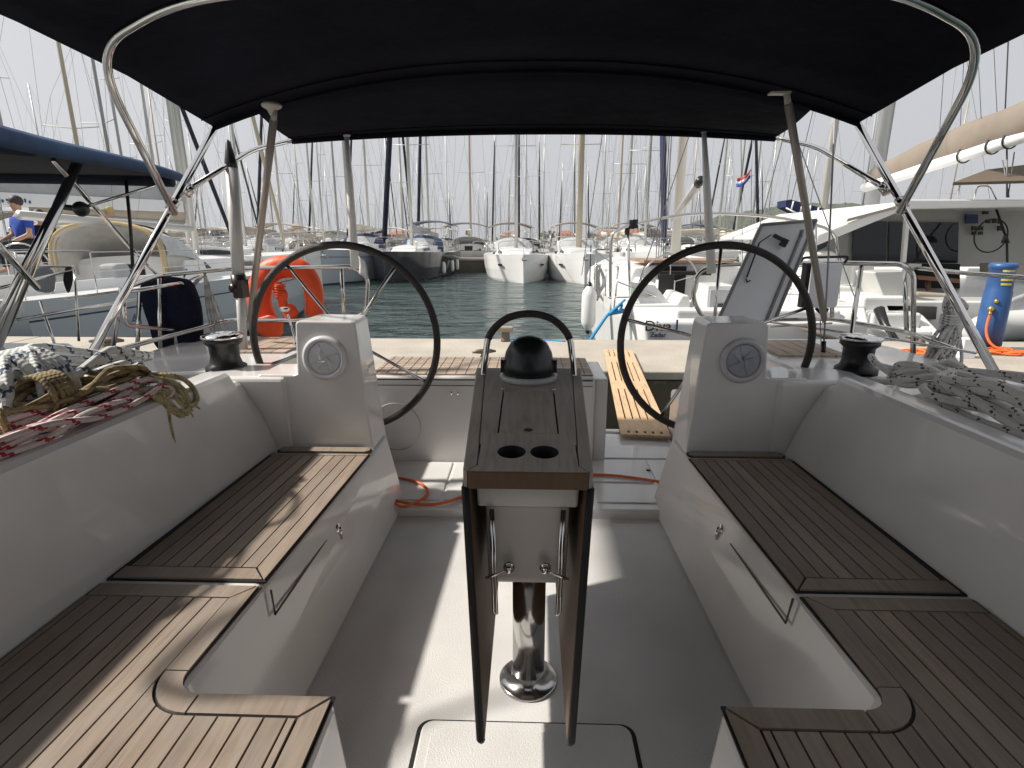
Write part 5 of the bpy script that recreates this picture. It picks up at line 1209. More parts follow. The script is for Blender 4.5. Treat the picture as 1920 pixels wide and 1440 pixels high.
for (q, nm) in ((.02, 0), (.55, 1), (.985, 2)):
    mb = MB(); mb.tube([nbm(q, k/30)-Vector((0, 0, .03)) for k in range(31)], .045, 10); nb(mb, 'bow_pocket', blued, cn)
for a_, b__, r_ in (((145, 305, 3.75), (-30, 700, 3.2), .030), ((128, 338, 3.72), (-38, 660, 3.15), .016), ((100, 300, 3.55), (250, 470, 4.6), .016), ((250, 470, 4.6), (300, 520, 4.6), .014), ((-20, 440, 3.1), (70, 540, 3.4), .020)):
    mb = MB(); mb.tube([aty(*a_), aty(*b__)], r_, 10); nb(mb, 'bimini_tube', steel)
mb = MB(); mb.tube([aty(236, 335, 4.25), aty(245, 430, 4.2), aty(250, 520, 4.1)], .012, 8); nb(mb, 'strap', black)
mb = MB(); mb.ball(aty(152, 392, 3.9), .052, 14); mb.tube([aty(118, 388, 3.9), aty(150, 392, 3.9)], .02, 8); nb(mb, 'deck_lamp', black)
mb = MB(); mb.tube([aty(160, 388, 3.9), aty(300, 345, 4.2)], .010, 8); nb(mb, 'light_tube', steel)
mb = MB(); wc = Vector((-4.05, 3.35, .78)); mb.tube([wc+Vector((.45*math.cos(2*PI*k/48), 0, .45*math.sin(2*PI*k/48))) for k in range(48)], .020, 10, closed=True); wq = nb(mb, 'steering_wheel', leather)
mb = MB(); [mb.tube([wc, wc+Vector((.44*math.cos(R(a)), 0, .44*math.sin(R(a))))], .008, 8) for a in (20, 92, 164, 236, 308)]; nb(mb, 'spokes', steel, wq)
mb = MB(); g = random.Random(1)
for a_, b__ in (((30, 600, 3.4), (260, 560, 4.4)), ((120, 560, 4.3), (230, 545, 4.4)), ((75, 565, 4.2), (108, 660, 4.0)), ((0, 540, 3.5), (140, 505, 4.4)), ((140, 505, 4.4), (148, 640, 4.3)), ((60, 500, 4.3), (140, 500, 4.4)), ((0, 575, 3.4), (50, 545, 4.2))): mb.tube([aty(*a_), aty(*b__)], .010, 8)
nb(mb, 'guardrail', steel)
mb = MB(); 
for k in range(6): mb.tube(cr([aty(125+k*1.5, 500, 4.35), aty(120+3*k, 525, 4.33), aty(128, 548, 4.35), aty(129-k, 525, 4.37), aty(125+k*1.5, 500, 4.35)], 4), .006, 6)
tag(mb.build('hanging_rope', black), 'black rope bundle hanging on the rail of the blue bimini yacht', 'rope')
mb = MB(); mb.loft([[aty(x, y, 4.3+dd) for x, y in ((62, 512), (75, 500), (95, 502), (105, 515), (103, 545), (92, 550), (66, 546), (60, 530))] for dd in (-.08, .08)], closed=True); tag(mb.build('outboard_cover', greyc, bev=.03, seg=3), 'grey cloth outboard engine cover on the neighbouring rail at the left', 'cover')

# --- the yacht with its name on the transom, right of centre
DV = thing('sailing_yacht', 'white yacht stern-on behind the quay, name Diva 1 on its transom', 'sailboat', (2.55, 7.15, WL))
D0 = Vector((2.55, 7.15, 0))
def dv(mb, name, m, parent=None, **k): o = mb.build(name, m, parent or DV, **k); o.location = tuple(-Vector((2.55, 7.15, WL))) if parent is None else (0, 0, 0); return o
cx = 2.90
def dsec(y, hw, zd): return [(cx-hw*.80, y, WL-.3), (cx-hw*.95, y, WL+.25), (cx-hw, y, zd-.25), (cx-hw, y, zd-.03), (cx-hw+.04, y, zd), (cx-hw*.60, y, zd+.01), (cx-hw*.56, y, zd+.13), (cx-hw*.50, y, zd+.13), (cx-hw*.47, y, zd-.12), (cx-hw*.30, y, zd-.14), (cx-hw*.28, y, zd-.42), (cx+hw*.28, y, zd-.42), (cx+hw*.30, y, zd-.14), (cx+hw*.47, y, zd-.12), (cx+hw*.50, y, zd+.13), (cx+hw*.56, y, zd+.13), (cx+hw*.60, y, zd+.01), (cx+hw-.04, y, zd), (cx+hw, y, zd-.03), (cx+hw, y, zd-.25), (cx+hw*.95, y, WL+.25), (cx+hw*.80, y, WL-.3)]
def fsec2(y, hw, zd): return [(cx-hw*.80, y, WL-.3), (cx-hw*.95, y, WL+.25), (cx-hw, y, zd-.25), (cx-hw, y, zd-.03), (cx-hw+.02, y, zd), (cx, y, zd+.05), (cx+hw-.02, y, zd), (cx+hw, y, zd-.03), (cx+hw, y, zd-.25), (cx+hw*.95, y, WL+.25), (cx+hw*.80, y, WL-.3)]
mb = MB(); mb.loft([dsec(7.45, 1.56, .36), dsec(8.6, 1.64, .38), dsec(10.4, 1.70, .42)], flip=True)
mb.loft([fsec2(10.4, 1.70, .42), fsec2(12.5, 1.62, .46), fsec2(15, 1.3, .52), fsec2(17.5, .7, .60), fsec2(19.1, .05, .66)], flip=True)
dv(mb, 'hull', white, bev=.02)
mb = MB(); mb.loft([[(cx-1.30, 7.10, WL+.15), (cx+1.30, 7.10, WL+.15), (cx+1.42, 7.12, .18), (cx-1.42, 7.12, .18)], [(cx-1.46, 7.46, WL+.10), (cx+1.46, 7.46, WL+.10), (cx+1.54, 7.46, .345), (cx-1.54, 7.46, .345)]], closed=True)
dv(mb, 'transom', white, bev=.03, seg=3)
mb = MB(); mb.bb(cx-1.0, cx+1.1, 7.2, 7.46, .17, .335); dv(mb, 'stern_step', white, bev=.04, seg=3)
# rub rail, coachroof and companionway
mb = MB(); secs = []
for y, k, hh in ((10.35, 1.05, .36), (12.0, 1.0, .36), (13.6, .8, .26), (15.2, .45, .05)): secs.append([(cx-k-.06, y, .40), (cx-k+.06, y, .42+hh*.8), (cx-k*.5, y, .42+hh), (cx, y, .42+hh*1.06), (cx+k*.5, y, .42+hh), (cx+k-.06, y, .42+hh*.8), (cx+k+.06, y, .40)])
mb.loft(secs, flip=True); dc = dv(mb, 'coachroof', white, bev=.03)
mb = MB(); mb.bb(cx-.55, cx-.05, 10.32, 10.36, .02, .74); mb.bb(cx-.60, cx+.3, 10.0, 10.335, .60, .66); dv(mb, 'companionway', dark)
mb = MB(); mb.bb(cx-.85, cx+.75, 10.2, 11.6, .80, .85); dv(mb, 'teak_hatch', mat('hatch_teak', (0.30, 0.19, 0.12), .6, var=.2))
for sg in (-1, 1):
    wc = Vector((cx+sg*.78-.05, 8.35, .58)); mb = MB(); mb.tube([wc+Vector((.42*math.cos(2*PI*k/40), 0, .42*math.sin(2*PI*k/40))) for k in range(40)], .013, 8, closed=True)
    for a in (18, 90, 162, 234, 306): mb.tube([wc, wc+Vector((.41*math.cos(R(a)), 0, .41*math.sin(R(a))))], .008, 6)
    dv(mb, 'steering_wheel', steel); mb = MB(); mb.bb(wc.x-.12, wc.x+.12, 8.45, 8.75, .0, .62); dv(mb, 'helm_pedestal', white, bev=.03)
mb = MB(); mb.bb(cx-.05, cx+.38, 9.0, 9.7, -.05, .50); mb.bb(cx-.02, cx+.35, 8.97, 9.02, .05, .44, mi=1); dv(mb, 'cockpit_table', [white, greyc], bev=.01)
mb = MB(); mb.bb(cx+.08, cx+.30, 8.955, 8.968, .06, .22); dv(mb, 'table_recess', black); mb = MB(); mb.bb(cx-1.02, cx-.80, 8.2, 8.23, .35, .72); dv(mb, 'black_board', black)
mb = MB(); mb.ball((cx-1.25, 8.3, .44), .17, 12, sy=.8, sz=.8); dv(mb, 'green_bag', mat('green_cloth', (0.12, 0.24, 0.19), .9, bump=.6, bscale=12))
mb = MB(); mb.lathe([(.07, 0), (.055, .06), (.06, .12)], (cx-1.2, 9.0, .42), 12); mb.lathe([(.07, 0), (.055, .06), (.06, .12)], (cx+1.2, 9.0, .42), 12); dv(mb, 'winch', steel)
# arch and rails (3.. posts)
arch = [aty(1145, 560, 7.9), aty(1146, 455, 7.9), aty(1160, 432, 7.9), aty(1200, 418, 8.0), aty(1290, 402, 8.0), aty(1390, 402, 8.0), aty(1480, 412, 8.0), aty(1556, 432, 7.9), aty(1570, 470, 7.9), aty(1572, 560, 7.9)]
mb = MB(); mb.tube(cr(arch, 5), .021, 10); dv(mb, 'stern_arch', steel)
for a_, b__ in (((1177, 425, 8.0), (1182, 560, 7.9)), ((1530, 424, 8.0), (1528, 560, 7.9))): mb = MB(); mb.tube([aty(*a_), aty(*b__)], .018, 8); dv(mb, 'arch_post', steel)
mb = MB(); [mb.box(aty(x, y, 7.97), (.06, .06, .12)) for x, y in ((1176, 432), (1184, 421), (1191, 420))]; dv(mb, 'arch_lamp', black)
for a_, b__ in (((1115, 545, 9.0), (1118, 470, 9.2)), ((1155, 555, 7.6), (1158, 500, 7.6)), ((1140, 558, 7.6), (1230, 556, 7.6)), ((1158, 500, 7.6), (1118, 472, 9.2)), ((1158, 528, 7.6), (1230, 556, 7.6)), ((1430, 552, 7.6), (1520, 552, 7.6)), ((1440, 500, 7.6), (1520, 500, 7.6)), ((1520, 500, 7.6), (1522, 580, 7.6)), ((1440, 500, 7.6), (1442, 580, 7.6)), ((1135, 555, 8.0), (1136, 505, 8.0)), ((1150, 590, 7.5), (1160, 500, 7.6))):
    mb = MB(); mb.tube([aty(*a_), aty(*b__)], .010, 6); dv(mb, 'guardrail', steel)
mb = MB(); mb.loft([[aty(x, y, 7.62) for x, y in ((1180, 528), (1228, 535), (1265, 580), (1205, 578))], [aty(x, y, 7.66) for x, y in ((1180, 528), (1228, 535), (1265, 580), (1205, 578))]], closed=True); dv(mb, 'spray_cloth', whiteb)
TR = lambda px_, py_, s: Matrix.Translation(aty(px_, py_, 7.092)-Vector((2.55, 7.15, WL))) @ Matrix.Rotation(R(90), 4, 'X')
m_ = TR(1234, 612, 1); text('name_lettering', 'Diva', .19, mat('ink_black', (0.01,0.012,0.02), .5), DV, m_, ext=.008)
m_ = TR(1263, 612, 1) @ Matrix.Identity(4); text('name_lettering', '1', .225, ink, DV, TR(1269, 612, 1), ext=.008)
text('port_lettering', 'Zadar', .085, ink, DV, TR(1234, 628, 1), ext=.008)
mb = MB(); a_ = aty(1262, 480, 13); b__ = aty(1262, 100, 12.8); mb.tube([(cx+.3, 12.6, .7), (cx+.3, 12.6, 15.5)], [.072, .065], 12, flat=1.4)
dm = dv(mb, 'mast', mat('mast_cream', (0.60, 0.57, 0.52), .4)); 
mb = MB(); mb.tube([(cx-.15, 12.45, 2.0), (cx+.35, 9.2, 2.15)] , .08, 10); mb.tube([(cx+.35, 9.2, 2.15), (cx+.365, 9.0, 2.16)], [.082, .05], 10, mi=1)
# raised boom seen end-on
mb = MB(); A_ = aty(1262, 412, 12.2); B_ = aty(1309, 345, 9.2); C__ = aty(1314, 337, 9.05); mb.tube([A_, B_], [.055, .065], 12); bm_o = dv(mb, 'boom', mat('boom_grey', (0.45, 0.45, 0.44), .4, .4)); mb = MB(); mb.tube([B_, C__], [.07, .065], 12); dv(mb, 'boom_end', black, bm_o)
mb = MB()
for sg in (-1, 1): mb.tube([(cx+sg*1.75, 12.4, .45), (cx+sg*1.1, 12.4, 6), (cx-.15, 12.6, 15.4)], .008, 5); mb.tube([(cx+sg*1.5, 7.6, .38), (cx-.1, 8.6, 4.5), (cx-.15, 12.5, 15.4)], .007, 5)
for k in range(5): mb.tube([(cx-.15+.05*k, 12.4, .8), (cx-.15+.03*(k-2), 12.45, 9)], .010, 5)
dv(mb, 'rigging', mat('wire', (0.16, 0.16, 0.165), .5, .5), dm)
for px_, py_, y_ in ((1104, 578, 8.6),):
    p = aty(px_, py_, y_)-Vector((2.55, 7.15, WL)); fenders(DV, [p])
p = aty(1122, 530, 9.3)-Vector((2.55, 7.15, WL)); mb = MB(); g = random.Random(8)
for k in range(5): mb.tube(cr([p+Vector((g.uniform(-.06, .06), 0, .3)), p+Vector((g.uniform(-.12, .12), 0, 0)), p+Vector((g.uniform(-.10, .10), 0, -.3)), p+Vector((g.uniform(-.04, .04), 0, -.1))], 5, closed=True), .014, 6, closed=True)
o = mb.build('rope_hank', rope_pl, DV)
mb = MB(); pts = [aty(1158, 575, 7.45), aty(1140, 590, 7.3), aty(1122, 615, 6.9), aty(1107, 637, 6.55)]
mb.tube(cr(pts, 6), .020, 8); g = random.Random(5)
for k in range(5): q = pts[0]+Vector((g.uniform(-.05, .05), 0, g.uniform(-.04, .04))); mb.tube(cr([q, q+Vector((g.uniform(-.1, .12), -.02, g.uniform(-.05, .08))), pts[1]+Vector((g.uniform(-.03, .03), 0, 0))], 5), .016, 6)
tag(mb.build('mooring_line', cyanr), 'bright blue mooring line from the port quarter of the Diva yacht to the quay', 'rope')

# --- catamaran at the right
CT = thing('catamaran', 'large white catamaran with dark sliding doors and a tan sail cover at the right', 'catamaran', (8.2, 10.5, WL))
def ct(mb, name, m, parent=None, **k): o = mb.build(name, m, parent or CT, **k); o.location = (-8.2, -10.5, -WL) if parent is None else (0, 0, 0); return o
def slab_(mb, pts, y, dep, mi=0):
    a = [aty(px_, py_, y) for px_, py_ in pts]; mb.loft([a, [p+Vector((0, dep, 0)) for p in a]], closed=True, mi=mi)
catw = mat('cat_white', (0.72, 0.72, 0.70), .28, var=.04)
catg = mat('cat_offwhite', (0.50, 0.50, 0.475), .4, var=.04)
mb = MB(); slab_(mb, [(1600, 412), (1598, 500), (1930, 500), (1930, 395), (1700, 395)], 10.6, .1); slab_(mb, [(1560, 425), (1552, 500), (1600, 500), (1600, 412)], 10.62, 3.0)
ct(mb, 'saloon_bulkhead', catg)
mb = MB(); slab_(mb, [(1703, 374), (1700, 392), (1528, 462), (1533, 440)], 8.9, .22); slab_(mb, [(1703, 374), (1930, 374), (1930, 388), (1700, 392)], 8.9, .22)
A1 = [aty(1703, 374, 8.9), aty(2140, 374, 8.9), aty(2300, 440, 8.9), aty(1533, 440, 8.9)]
mb.loft([[aty(1533, 442, 8.95), aty(1703, 377, 8.95), aty(2140, 377, 8.95), aty(2300, 440, 8.95), aty(2290, 448, 8.95), aty(2140, 386, 8.95), aty(1703, 386, 8.95), aty(1533, 450, 8.95)], [p+Vector((0, 4.5, 0)) for p in (aty(1533, 442, 8.95), aty(1703, 377, 8.95), aty(2140, 377, 8.95), aty(2300, 440, 8.95), aty(2290, 448, 8.95), aty(2140, 386, 8.95), aty(1703, 386, 8.95), aty(1533, 450, 8.95))]], closed=True)
rf_ = ct(mb, 'hardtop', catw, bev=.02)
mb = MB(); slab_(mb, [(1686, 385), (1684, 390), (1588, 416), (1590, 410)], 8.885, .03); ct(mb, 'roof_handrail', mat('trim_tan', (0.35, 0.31, 0.26), .5), rf_)
for k, (x0, x1, y0_) in enumerate(((1601, 1663, 415), (1668, 1718, 416), (1722, 1798, 417))):
    mb = MB(); slab_(mb, [(x0, y0_), (x0-2, 492), (x1-2, 493), (x1, y0_)], 10.54, .03); ct(mb, 'sliding_door', glass)
mb = MB(); slab_(mb, [(1700, 392), (1692, 492), (1699, 492), (1708, 392)], 9.3, .06); ct(mb, 'roof_post', catw); 
mb = MB(); slab_(mb, [(1527, 463), (1522, 470+8), (1550, 462), (1560, 438)], 8.97, .04); ct(mb, 'side_window', glass)
mb = MB(); slab_(mb, [(1515, 478), (1512, 560), (1600, 560), (1605, 500), (1560, 470)], 9.2, 2.5); slab_(mb, [(1600, 497), (1640, 497), (1645, 570), (1600, 570)], 9.1, 2)
ct(mb, 'cabin_side', catw, bev=.03)
# cockpit
mb = MB(); slab_(mb, [(1642, 510), (1640, 512), (1662, 570), (1665, 590), (1760, 590), (1760, 568), (1718, 560), (1712, 508)], 8.3, .5); slab_(mb, [(1718, 562), (1718, 600), (1930, 600), (1930, 562)], 8.32, .4); ct(mb, 'cockpit_coaming', catg, bev=.03)
mb = MB(); slab_(mb, [(1663, 573), (1672, 599), (1755, 599), (1757, 575)], 8.1, .06); ct(mb, 'dark_window', glass)
mb = MB(); slab_(mb, [(1655, 565), (1668, 602), (1640, 602), (1640, 640), (1860, 660), (1930, 600), (1930, 566)], 8.16, .4); ct(mb, 'aft_beam', catw, bev=.02)
mb = MB(); slab_(mb, [(1720, 548), (1720, 560), (1800, 566), (1800, 553)], 8.7, .8); ct(mb, 'seat_cushion', beige, bev=.03); mb = MB(); slab_(mb, [(1880, 495), (1880, 522), (1930, 522), (1930, 495)], 9.5, .5); ct(mb, 'seat_cushion', beige, bev=.03)
mb = MB(); slab_(mb, [(1720, 517), (1722, 524), (1800, 531), (1800, 523)], 9.4, .7); mb.tube([aty(1740, 524, 9.6), aty(1740, 560, 9.6)], .04, 8); ct(mb, 'cockpit_table', mat('cat_table', (0.22, 0.10, 0.05), .5))
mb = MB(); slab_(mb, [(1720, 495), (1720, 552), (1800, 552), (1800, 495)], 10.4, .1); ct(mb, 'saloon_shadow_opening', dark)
# stepped stern of the near hull
mb = MB()
for k in range(5):
    z1 = .42-.20*k; y0_ = 8.1-.28*k; mb.bb(4.78, 5.45, y0_, 9.0, WL-.2, z1)
ct(mb, 'stern_steps', catw, bev=.04, seg=3)
mb = MB(); mb.loft([[(4.68, 8.9, WL-.3), (5.9, 8.9, WL-.3), (5.95, 8.9, .50), (4.66, 8.9, .50)], [(4.70, 16, WL-.3), (5.9, 16, WL-.3), (5.95, 16, .6), (4.68, 16, .6)], [(4.9, 20, WL-.3), (5.05, 20, WL-.3), (5.1, 20, .75), (4.85, 20, .75)]], closed=True); ct(mb, 'port_hull', catw, bev=.03)
mb = MB(); mb.loft([[(4.70, 6.95, WL-.2), (4.82, 6.95, WL-.2), (4.82, 6.95, -.42), (4.70, 6.95, -.42)], [(4.62, 8.9, WL-.2), (4.78, 8.9, WL-.2), (4.78, 8.9, .5), (4.62, 8.9, .5)]], closed=True); mb.loft([[(5.45, 6.95, WL-.2), (5.6, 6.95, WL-.2), (5.6, 6.95, -.35), (5.45, 6.95, -.35)], [(5.45, 8.9, WL-.2), (5.7, 8.9, WL-.2), (5.7, 8.9, .52), (5.45, 8.9, .52)]], closed=True); ct(mb, 'stern_cheek', catw, bev=.03)
mb = MB(); mb.loft([[(10.2, 7.0, WL-.3), (12, 7.0, WL-.3), (12, 7.0, -.2), (10.2, 7.0, -.2)], [(10.2, 9.0, WL-.3), (12, 9, WL-.3), (12, 9, .5), (10.2, 9, .5)], [(10.2, 16, WL-.3), (12, 16, WL-.3), (12, 16, .6), (10.2, 16, .6)]], closed=True); mb.bb(5.7, 10.2, 9.0, 15, -.1, .35); ct(mb, 'starboard_hull', catw, bev=.03)
# helm station
mb = MB(); wc = aty(1858, 442, 10.2); mb.tube([wc+Vector((.28*math.cos(2*PI*k/36), 0, .28*math.sin(2*PI*k/36))) for k in range(36)], .012, 8, closed=True); ct(mb, 'helm_wheel', black)
mb = MB(); slab_(mb, [(1812, 402), (1812, 419), (1834, 419), (1834, 402)], 10.5, .04); ct(mb, 'chart_screen', ink)
mb = MB()
for x, y, s_ in ((1828, 428, 6), (1828, 437, 5), (1840, 428, 6), (1840, 437, 5), (1854, 415, 5), (1866, 415, 5), (1877, 416, 5), (1849, 397, 7), (1877, 428, 7)): slab_(mb, [(x-s_/1.5, y-s_/1.5), (x-s_/1.5, y+s_/1.5), (x+s_/1.5, y+s_/1.5), (x+s_/1.5, y-s_/1.5)], 10.48, .04)
ct(mb, 'helm_instruments', black)
mb = MB(); mb.tube([aty(1868, 392, 10.0), aty(1888, 450, 9.6), aty(1890, 560, 9.2)], .018, 8); mb.loft([[aty(x, y, 9.6) for x, y in ((1876, 456), (1894, 456), (1890, 444), (1882, 440))], [aty(x, y, 9.7) for x, y in ((1876, 456), (1894, 456), (1890, 444), (1882, 440))]], closed=True); ct(mb, 'helm_lamp', black)
# mast, boom and sail cover
mb = MB(); mp_ = aty(1632, 400, 13.0); mb.tube([(mp_.x, 13.0, 1.7), (mp_.x, 12.9, 17)], [.11, .10], 14, flat=1.4); cm = ct(mb, 'mast', mat('cat_mast', (0.42, 0.43, 0.44), .4, .3))
mb = MB(); a_ = aty(1622, 352, 12.7); b__ = aty(1990, 232, 8.2); mb.tube([a_, b__], .095, 12); cb = ct(mb, 'boom', whitem)
secs = []; 
for k in range(13):
    q = k/12; c_ = (a_+Vector((.12, 0, 0))).lerp(b__, q)+Vector((0, 0, .19+.07*math.sin(q*2.8))); r_ = .18+.08*math.sin(min(1, q*1.5+.12)*1.6)+.012*math.sin(k*1.9)
    secs.append([c_+Vector((.62*r_*math.cos(t_), 0, r_*math.sin(t_))) for t_ in [2*PI*i/16 for i in range(16)]])
mb = MB(); mb.loft(secs, closed=True, smooth=True); ct(mb, 'sail_cover', tan_c, cb)
for q in (.62, .75, .82):
    mb = MB(); c_ = a_.lerp(b__, q); mb.tube([c_+Vector((.115*math.cos(t_), 0, .115*math.sin(t_))) for t_ in [2*PI*i/20 for i in range(20)]], .012, 6, closed=True)
    ct(mb, 'reef_strap', black, cb)
mb = MB(); c_ = aty(1767, 306, 10.6); mb.box(c_, (.05, .02, .08)); ct(mb, 'red_mark', redm, cb)
mb = MB(); zt = 16.5
for x, y in ((4.6, 12), (11.8, 12), (8.2, 19)): mb.tube([(x, y, .6), (mp_.x, 12.9, zt)], .010, 5)
for k, (x, y) in enumerate(((1840, 228), (1870, 222), (1760, 270), (1800, 250))): mb.tube([aty(x, y, 9.6+.3*k), (mp_.x, 12.9, 11+k)], .006, 4)
mb.tube([aty(1884, 222, 9.4), (mp_.x+.1, 12.9, 17)], .010, 5); mb.tube([aty(1888, 275, 9.2), aty(1888, 370, 9.0)], .012, 6); mb.tube([aty(1880, 300, 9.2), aty(1892, 370, 9.0)], .008, 6); mb.tube([aty(1902, 285, 9.2), aty(1890, 370, 9.0)], .008, 6)
ct(mb, 'rigging', mat('wire', (0.16, 0.16, 0.165), .5, .5), cm)
mb = MB(); mb.loft([[aty(1787, 342, 8.8), aty(1850, 318, 9.6), aty(1990, 300, 9.8), aty(2050, 335, 8.8)], [p-Vector((0, 0, .04)) for p in (aty(1787, 342, 8.8), aty(1850, 318, 9.6), aty(1990, 300, 9.8), aty(2050, 335, 8.8))]], closed=True); fbm = ct(mb, 'flybridge_bimini', mat('bimini_brown', (0.12, 0.09, 0.06), .8))
mb = MB(); mb.tube([aty(1800, 343, 8.9), aty(1795, 372, 8.95)], .012, 6); mb.tube(bend([aty(1826, 374, 9.2), aty(1832, 349, 9.2), aty(1855, 349, 9.2), aty(1868, 374, 9.2)], .06), .012, 6); ct(mb, 'roof_rail', steel, fbm)
mb = MB(); mb.tube([aty(1648, 580, 7.6), aty(1660, 610, 7.4), aty(1690, 648, 7.0)], [.07, .05, .02], 8); mb.tube([aty(1665, 620, 7.3), aty(1680, 655, 6.4), aty(1700, 655, 6.3)], .018, 8); ct(mb, 'black_cable', black)
# grey tender under the stern
TD = thing('tender', 'white and grey inflatable tender behind the blue service post', 'dinghy', aty(1900, 620, 7.4)); c0 = Vector(TD.location)
mb = MB(); mb.tube(cr([aty(1840, 625, 7.3)-c0, aty(1850, 617, 7.5)-c0, aty(1900, 610, 7.6)-c0, aty(2080, 600, 7.6)-c0], 6), [.20]*19, 14); mb.build('tube', mat('tender_tube', (0.55, 0.55, 0.53), .5), TD)
mb = MB(); mb.loft([[aty(x, y, d)-c0 for x, y in ((1870, 600), (1895, 560), (1960, 535), (2060, 560), (2060, 610))] for d in (7.7, 8.2)], closed=True); mb.build('windscreen', clear, TD, bev=.04)
TD2 = thing('tender', 'pale inflatable tender end seen under the grey mounting board', 'dinghy', aty(1560, 610, 7.3)); c0 = Vector(TD2.location)
mb = MB(); mb.tube([aty(1520, 618, 7.6)-c0, aty(1535, 618, 7.4)-c0, aty(1590, 612, 7.3)-c0, aty(1610, 612, 7.3)-c0], [.05, .17, .19, .12], 16); mb.build('tube', mat('tender_tube', (0.55, 0.55, 0.53), .5), TD2)
mb = MB(); mb.tube([aty(1500, 612, 7.0)-c0, aty(1570, 640, 6.9)-c0], .035, 8); mb.build('rub_strake', tan_c, TD2)
# navy awning boat behind
NA = yacht('sailing_yacht', 'white yacht behind the tilted gangway panel with a navy sail cover', None, L=12, boomc=None, sprayc=clear, biminic=None, lod=1, mast=17, mastm=mat('mast_cream', (0.60, 0.57, 0.52), .4), mr=.12)
put(NA, 1560, 24, .25)
mb = MB(); P = [aty(1474, 376, 17), aty(1482, 374, 17), aty(1548, 392, 17), aty(1546, 418, 17), aty(1525, 412, 17), aty(1474, 388, 17)]
mb.loft([P, [p+Vector((0, .6, 0)) for p in P]], closed=True); o = mb.build('navy_sail_cover', navy, NA); o.matrix_parent_inverse = (Matrix.Translation(NA.location) @ Matrix.Rotation(.25, 4, 'Z')).inverted()
mb = MB(); 
for x0, y0_, x1, y1_ in ((1488, 377, 1484, 392), (1505, 381, 1500, 400), (1520, 385, 1516, 408), (1535, 389, 1531, 414), (1474, 390, 1525, 415)): mb.tube([aty(x0, y0_, 16.97), aty(x1, y1_, 16.97)], .022, 6)
o = mb.build('cover_strap', whitem, NA); o.matrix_parent_inverse = (Matrix.Translation(NA.location) @ Matrix.Rotation(.25, 4, 'Z')).inverted()

# --- flag
FL = thing('flag', 'small red white and blue flag flying from a halyard right of centre', 'flag', aty(1402, 338, 20)); c0 = Vector(FL.location)
mb = MB(); 
def fl(i, j): return Vector((-.36+.44*i+.02*math.sin(9*j), .05*math.sin(7*i+2*j), .30*(1-j)-.22+.30*i-.10*math.sin(i*3.1)))
for k, m_i in ((0, 0), (1, 1), (2, 2)): mb.grid(lambda i, j: fl(i, (k+j)/3), 8, 3, mi=m_i)
mb.build('flag_cloth', [redm, whitem, bluem], FL, solid=.004)
mb = MB(); mb.tube([aty(1412, 250, 20)-c0, aty(1409, 320, 20)-c0, aty(1408, 460, 20)-c0], .012, 5); mb.build('halyard', alud, FL)

# --- the crowded rows: one proto per look, copied with its parts
looks = [('white yacht, beige boom cover', dict(boomc=beige, sprayc=beige)), ('white yacht, navy boom cover', dict(boomc=navy, sprayc=navy, furl=navyk)),
         ('white yacht, bright blue cover', dict(boomc=blue, sprayc=blue, biminic=blue)), ('white yacht, grey boom cover', dict(boomc=greyc, sprayc=greyc, mastm=alud)),
         ('white yacht, sand bimini', dict(boomc=cream, sprayc=clear, biminic=tan_c, mastm=alut)), ('dark hulled yacht', dict(hull=navyh, boomc=cream, sprayc=cream, furl=None)),
         ('white yacht, black furled headsail', dict(boomc=beige, sprayc=clear, furl=navyk, fr=.11, biminic=cream)), ('pale grey yacht, white mast', dict(hull=hullg, boomc=whiteb, sprayc=navy, mastm=whiteb, furl=None))]
PR = {}
def fleet(k, lod):
    key = (k, lod)
    if key not in PR:
        nm, kw = looks[k]; PR[key] = [yacht('sailing_yacht', nm, lod=lod, **kw), False]
    o, used = PR[key]
    if not used: PR[key][1] = True; return o
    return copy_tree(o)
def zone(px_):
    for lim, nm in ((240, 'far left'), (430, 'left of davit pole'), (640, 'over left half of left wheel'), (820, 'over right half of left wheel'), (1060, 'between the wheels'), (1240, 'left of right wheel'), (1400, 'over the right wheel'), (1540, 'behind tilted panel')):
        if px_ < lim: return nm
    return 'behind the catamaran'
g = random.Random(21)
rows_ = []
for px_ in (355, 540, 585, 640, 700, 752, 808, 884, 985, 1158, 1170, 1265, 1375, 1410): rows_.append((px_+g.uniform(-3, 3), 47+g.uniform(-1, 1), 0 if g.random() < .75 else PI, 1, 'second row', g.uniform(.9, 1.08)))
for px_ in (375, 455, 520, 575, 615, 662, 735, 790, 840, 925, 968, 1015, 1075, 1135, 1205, 1290, 1345, 1440, 1500): rows_.append((px_+g.uniform(-6, 6), 76+g.uniform(-1.5, 1.5), PI if g.random() < .7 else 0, 1, 'third row', g.uniform(.85, 1.12)))
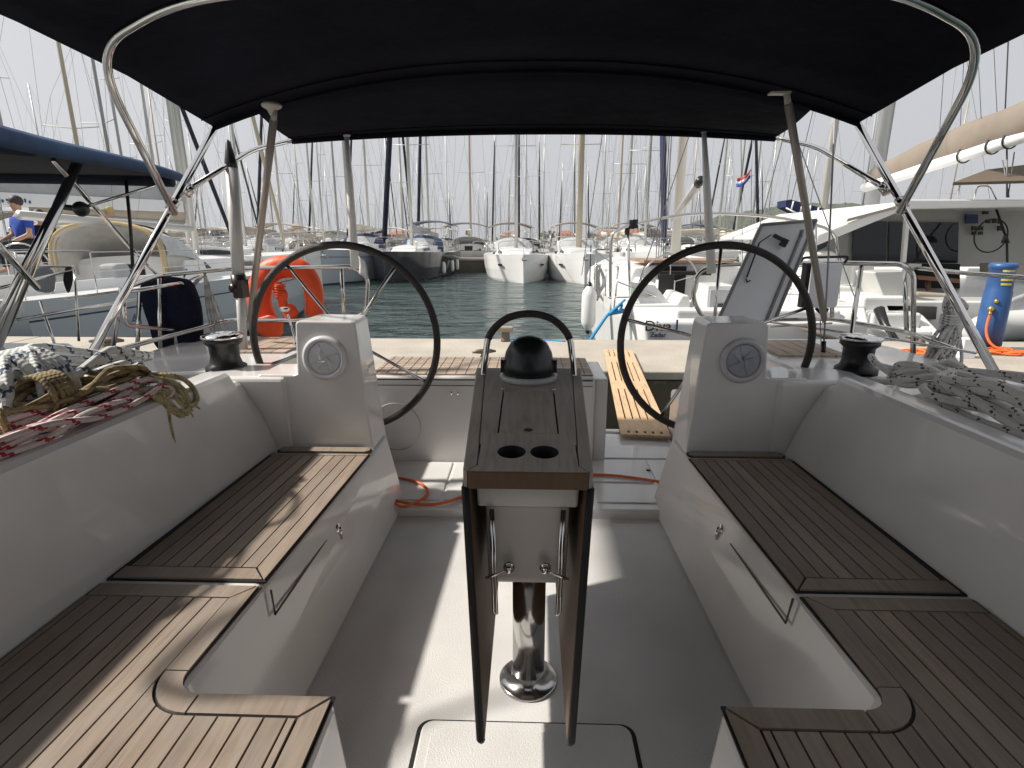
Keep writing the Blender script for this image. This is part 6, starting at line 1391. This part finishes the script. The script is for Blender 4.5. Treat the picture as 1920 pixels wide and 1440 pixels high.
for px_ in range(330, 1540, 52): rows_.append((px_+g.uniform(-14, 14), 96+g.uniform(-1.5, 1.5), 0 if g.random() < .7 else PI, 2, 'middle row', g.uniform(.62, 1.1)))
for px_ in range(380, 1480, 58): rows_.append((px_+g.uniform(-14, 14), 122+g.uniform(-2, 2), PI, 2, 'far row', g.uniform(.65, 1.05)))
for px_ in range(440, 1440, 46): rows_.append((px_+g.uniform(-12, 12), 162+g.uniform(-6, 6), 0, 2, 'farthest row', g.uniform(.7, 1.1)))
for px_, y_ in ((163, 26), (204, 27), (240, 38), (288, 33), (120, 60), (60, 42), (182, 75), (330, 62), (20, 66)): rows_.append((px_, y_, g.uniform(-.4, .4)+(PI if y_ > 40 else 0), 1, 'scattered', g.uniform(.95, 1.1)))
for px_, y_ in ((1600, 62), (1760, 70)): rows_.append((px_, y_, PI, 1, 'scattered', 1.0))
ALL = {}
for px_, y_, rz, lod, rn, s_ in rows_:
    k = g.choice((0, 0, 1, 2, 3, 4, 5, 6, 6, 7)); o = fleet(k, lod); put(o, px_, y_, rz+g.uniform(-.04, .04), s_); o.scale.z = s_*g.uniform(.95, 1.04)
    ALL.setdefault('%s, %s, %s' % (looks[k][0], rn, zone(px_)), []).append((px_, o))
ORD = ['leftmost', 'second from left', 'third from left', 'fourth from left', 'fifth from left', 'sixth from left']
for lab, lst in ALL.items():
    lst.sort(key=lambda q: q[0])
    for i, (_, o) in enumerate(lst): tag(o, lab if len(lst) == 1 else lab+', '+ORD[min(i, 5)], 'sailboat', 'yachts in the crowded marina rows')

# ------------------------------------------------------------------ the air
hz = bpy.data.materials.new('haze'); hz.use_nodes = True; n = hz.node_tree; n.nodes.clear()
pv = n.nodes.new('ShaderNodeVolumePrincipled'); pv.inputs['Color'].default_value = (0.93, 0.95, 1, 1); pv.inputs['Density'].default_value = 0.00045; pv.inputs['Anisotropy'].default_value = 0.2
om = n.nodes.new('ShaderNodeOutputMaterial'); n.links.new(pv.outputs[0], om.inputs['Volume'])
mb = MB(); mb.bb(-900, 900, -70, 700, WL-3.2, 60); tag(mb.build('haze', hz), kind='stuff')
